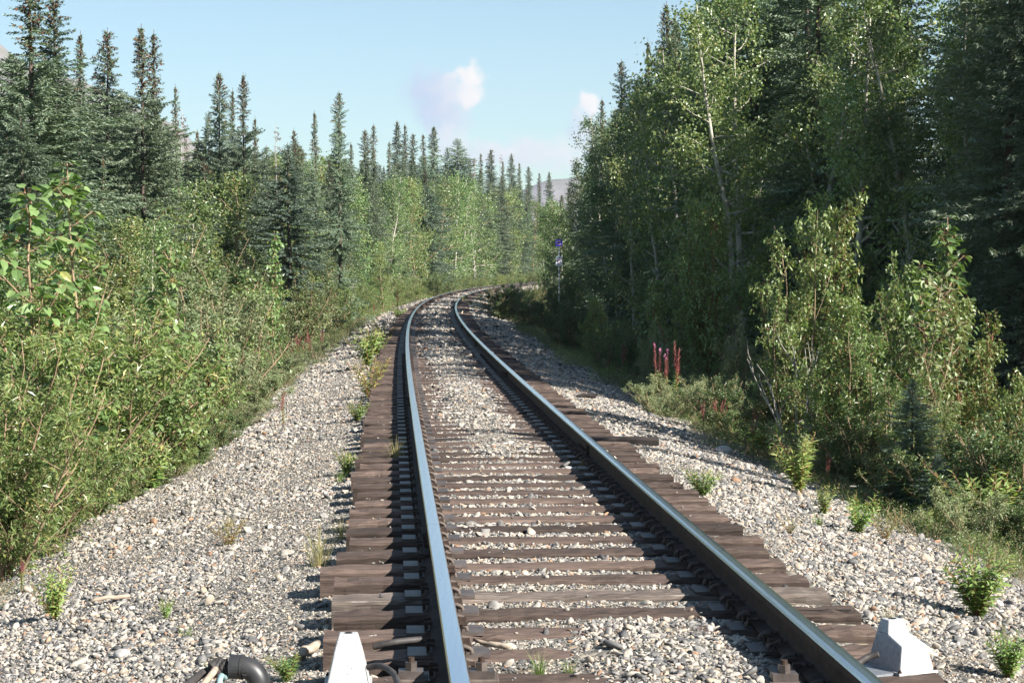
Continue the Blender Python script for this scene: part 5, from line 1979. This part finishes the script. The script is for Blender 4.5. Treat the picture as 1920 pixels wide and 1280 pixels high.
def pipe_elbow():
    c = pt(470, 1262, 7.0)
    g = base_z(c[0], c[1])
    o = thing('pipe_elbow', 'black plastic pipe elbow bending up out of the gravel at the lower left', 'pipe', (c[0], c[1], g))
    r, Rb = .042, .068
    zc = (at_depth(470, 1250, 7.0)[2] - g)
    a = np.linspace(0, math.pi / 2, 14)
    # runs level to the left at the top, bends down into the gravel at the right
    P = np.stack([-.035 + Rb * np.sin(a), np.zeros_like(a), zc - Rb + Rb * np.cos(a)], -1)
    P = np.concatenate([[(-.045, 0, zc)], P, [(-.035 + Rb, 0, zc - Rb - .14)]])
    mb = MB()
    mb.tube(P, r, 22, cap=True)
    link('bend', mb.mesh('bend', M['blackplastic'], True), o)
    mb = MB()
    mb.tube([(-.076, 0, zc), (-.036, 0, zc)], r * 1.10, 22)
    mb.tube([(-.034, 0, zc), (-.028, 0, zc)], r * 1.14, 22)
    link('collar', mb.mesh('collar', M['blackplastic']), o)
    mb = MB()
    mb.tube([(-.079, 0, zc), (-.073, 0, zc)], r * .92, 20)
    link('opening', mb.mesh('opening', M['hole']), o)
    mb = MB()
    mb.tube([(-.012, -r * .96, zc - .012), (-.012, -r * 1.06, zc - .012)], .013, 14)
    pl = link('plug', mb.mesh('plug', M['blackplastic']), o)
    mb = MB()
    mb.box((-.012, -r * 1.065, zc - .012), (.020, .002, .004))
    link('slot', mb.mesh('slot', M['hole']), pl)
    o.rotation_euler = (0, 0, -.12)
    return c, g, zc


pc, pg, pz = pipe_elbow()
mouth = np.array([pc[0] - .085, pc[1] + .02, pg + pz])
cable('cable', [mouth + (.04, 0, 0), mouth + (-.03, 0, -.01), pt(380, 1262, 7.0), pt(345, 1290, 6.8)], .017, 'cable', 'thick dark cable slanting down from the pipe mouth, outermost of the bundle', CG)
cable('cable', [mouth + (.04, 0, .015), mouth + (-.04, -.02, -.005), pt(398, 1262, 6.9), pt(372, 1295, 6.75)], .013, 'driftwood', 'tan frayed cable beside the thick dark one', CG)
cable('cable', [mouth + (.04, 0, -.015), mouth + (-.03, -.03, -.02), pt(410, 1275, 6.85), pt(395, 1298, 6.7)], .010, 'cable', 'thin black cable between the tan and the teal one', CG)
cable('cable', [mouth + (.03, -.03, -.02), mouth + (-.01, -.04, -.035), pt(414, 1268, 6.8), pt(408, 1300, 6.7)], .011, 'tealcable', 'short pale teal cable at the pipe mouth', CG)
mbk = MB()
rk = np.random.RandomState(4)
Pk = np.stack([np.linspace(0, -.05, 8), rk.randn(8) * .008, rk.randn(8) * .01], -1)
mbk.tube(Pk, [.040, .043, .037, .042, .036, .038, .03, .024], 12)
ok_ = link('cloth_wrap', mbk.mesh('cloth_wrap', M['cable'], False))
ok_.location = mouth + (-.012, 0, -.005)
tag(ok_, 'crumpled dark wrapping around the cables at the pipe mouth', 'wrap')
cable('cable', [pt(690, 1250, 7.5), pt(715, 1248, 7.45), pt(738, 1262, 7.35), pt(748, 1285, 7.2)], .013, 'cable', 'mossy hose curling from the left signal box towards the left rail', CG)
cable('cable', [pt(700, 1212, 7.9) + (0, 0, -.0), pt(740, 1203, 7.9), pt(790, 1198, 7.95)], .014, 'cable', 'dark hose lying between two ties outside the left rail', CG)
cable('cable', [pt(1648, 1225, 7.6), pt(1625, 1232, 7.6), pt(1603, 1246, 7.55), pt(1575, 1262, 7.5)], .014, 'cable', 'black hose from the right signal box under the right rail', CG)


def wire_mesh():
    mb = MB()
    n = 13
    for i in range(n):
        q = -.15 + .3 * i / (n - 1)
        s = np.linspace(-.12, .12, 13)
        w = .0018 * np.sin(np.arange(13) * math.pi + i * math.pi)
        mb.tube(np.stack([np.full(13, q), s, w + .004 * np.sin(s * 30)], -1), .0022, 4)
    for i in range(11):
        q = -.12 + .24 * i / 10
        s = np.linspace(-.15, .15, 15)
        w = -.0018 * np.sin(np.arange(15) * math.pi + i * math.pi)
        mb.tube(np.stack([s, np.full(15, q), w + .004 * np.sin(q * 30)], -1), .0022, 4)
    x, y, _ = at_depth(932, 1276, 7.15)
    o = link('wire_mesh', mb.mesh('wire_mesh', M['rust']))
    o.location = (x, y, TIE_TOP - .005)
    o.rotation_euler = (.05, 0, .05)
    tag(o, 'square of rusty wire mesh between the rails beside the inner bolted block', 'wire mesh')


wire_mesh()

# ------------------------------------------------------------------ sign post
def sign_post():
    y = 81.0
    x, yy, zt = at_depth(1048, 449, y)
    g = base_z(x, yy)
    o = thing('sign_post', 'thin metal post with a blue and a white sign right of the bend', 'sign post', (x, yy, g))
    px = y / FPX
    zt -= g
    mb = MB()
    mb.box((0, .02, zt / 2 - .15), (.05, .03, zt + .3))
    link('post', mb.mesh('post', M['galv']), o)

    def board(name, zc, w, h, mat):
        m = MB()
        m.box((0, 0, zc), (w, .008, h))
        b = link(name, m.mesh(name, M[mat]), o)
        bv = b.modifiers.new('bevel', 'BEVEL')
        bv.width = .003
        return b
    z1 = zt - 6.5 * px
    b = board('blue_sign', z1, 13 * px, 13 * px, 'signblue')
    b['label'] = 'square blue sign with two lines of amber writing'
    m = MB()
    rr = np.random.RandomState(8)
    for dz, n, wd in ((2.6, 8, 9.5), (-2.2, 7, 8.0)):      # two lines of writing, too small to be read in the photograph
        for k in range(n):
            q = (-.5 + (k + .5) / n) * wd * px
            for s_ in range(2):
                m.box((q + (s_ - .5) * .012, -.0055, z1 + dz * px + rr.uniform(-.006, .006)), (.0085, .003, rr.uniform(.024, .046)))
            m.box((q, -.0056, z1 + dz * px + rr.choice([-.017, 0, .017])), (.020, .003, .009))
    link('lettering', m.mesh('lettering', M['signorange']), b)
    z2 = zt - 40.5 * px
    b = board('white_sign', z2, 11.5 * px, 17.5 * px, 'signwhite')
    b['label'] = 'upright white sign with a red prohibition ring over a black figure'
    m = MB()
    zc = z2 - 0 * px
    a = np.linspace(0, 2 * math.pi, 33)
    ri, ro = 2.9 * px, 3.8 * px
    V = np.concatenate([np.stack([ri * np.cos(a), np.full(33, -.0062), zc + ri * np.sin(a)], -1), np.stack([ro * np.cos(a), np.full(33, -.0062), zc + ro * np.sin(a)], -1)])
    m.add(V, [[i, i + 1, i + 34, i + 33] for i in range(32)])
    c, s = math.cos(-math.pi / 4), math.sin(-math.pi / 4)
    m.box((0, -.0075, zc), (2 * ri, .002, .8 * px), M=[[c, 0, s], [0, 1, 0], [-s, 0, c]])
    link('prohibition_ring', m.mesh('prohibition_ring', M['signred']), b)
    m = MB()                                               # walking figure
    m.tube([(0.02, -.0050, zc + 1.9 * px), (0.02, -.0060, zc + 1.9 * px)], .5 * px, 10)
    for (x0, z0, x1, z1_, w) in ((.01, 1.2, -.005, -.1, .9), (-.005, -.1, .035, -1.9, .5), (-.005, -.1, -.05, -1.8, .5), (.01, 1.1, .05, .2, .4), (.01, 1.1, -.04, .3, .4)):
        dx, dz = x1 - x0, (z1_ - z0) * px
        L_ = math.hypot(dx, dz)
        cx, sz = dx / L_, dz / L_
        m.box(((x0 + x1) / 2, -.0055, zc + (z0 + z1_) / 2 * px), (L_, .002, w * px), M=[[cx, 0, -sz], [0, 1, 0], [sz, 0, cx]])
    link('walking_symbol', m.mesh('walking_symbol', M['signblack']), b)
    m = MB()
    for k in range(6):
        m.box(((-.5 + (k + .5) / 6) * 8 * px, -.0055, z2 - 6.5 * px), (.022, .002, .026))
        m.box(((-.5 + (k + .5) / 6) * 8 * px, -.0055, z2 + 6.3 * px), (.022, .002, .02))
    link('lettering', m.mesh('lettering', M['signblack']), b)


sign_post()

# ------------------------------------------------------------------ labels of the trees and bushes that fill the forest
def label_fill():
    bpy.context.view_layer.update()
    marks_l = [(45, 'the tallest spruce'), (199, 'the brown-topped spruce'), (280, 'the twin-topped spruces'), (331, 'the lone thin spire'), (430, 'the three slim spires'), (520, 'the thin dead tree'), (637, 'the tall dark spire'), (746, 'the triple spruce cluster'), (862, 'the cloud'), (1048, 'the sign post')]
    marks_r = [(1048, 'the sign post'), (1164, 'the outermost spire'), (1246, 'the very tall spruce'), (1400, 'the grey verge willow'), (1500, 'the brightest poplar bush'), (1600, 'the thickest pale trunk'), (1745, 'the grey forked trunk'), (1890, 'the right picture edge')]
    bins = {}
    for o in list(COL.objects):
        if o.parent is None and o.get('fill') and not o.get('label'):
            x, y, z = o.location
            u, v = pix(x, y, z + 1.0)
            look = o['fill']
            mk = marks_r if ('dark' in look or 'shaded' in look) else marks_l
            mu, mn = min(mk, key=lambda q: abs(q[0] - u))
            if look.startswith('dark tree of the wood outside'):
                o['label'] = look
                del o['fill']
                continue
            bins.setdefault((look, mn, u >= mu), []).append((y, o))
    for (look, mn, right), L in bins.items():
        L.sort(key=lambda q: q[0])
        for k, (y, o) in enumerate(L):
            side = 'right' if right else 'left'
            how = 'nearest' if k == 0 else ('farthest' if k == len(L) - 1 else ordinal(k) + ' nearest')
            if len(L) == 1:
                o['label'] = '%s just %s of %s' % (look, side, mn)
            else:
                o['label'] = '%s, %s one %s of %s' % (look, how, side, mn)
            del o['fill']


label_fill()

# ------------------------------------------------------------------ haze
HAZE = 0.00015
if HAZE:
    mb = MB()
    mb.box((0, 1480, 142), (4400, 3400, 316))
    me = mb.mesh('haze', [])
    hz = link('haze', me)
    hz['kind'] = 'stuff'
    hm = bpy.data.materials.new('haze air')
    hm.use_nodes = True
    hm.node_tree.nodes.clear()
    pv = hm.node_tree.nodes.new('ShaderNodeVolumePrincipled')
    pv.inputs['Color'].default_value = (.80, .86, 1.0, 1)
    pv.inputs['Density'].default_value = HAZE
    pv.inputs['Anisotropy'].default_value = 0.2
    mo = hm.node_tree.nodes.new('ShaderNodeOutputMaterial')
    hm.node_tree.links.new(pv.outputs[0], mo.inputs['Volume'])
    me.materials.append(hm)
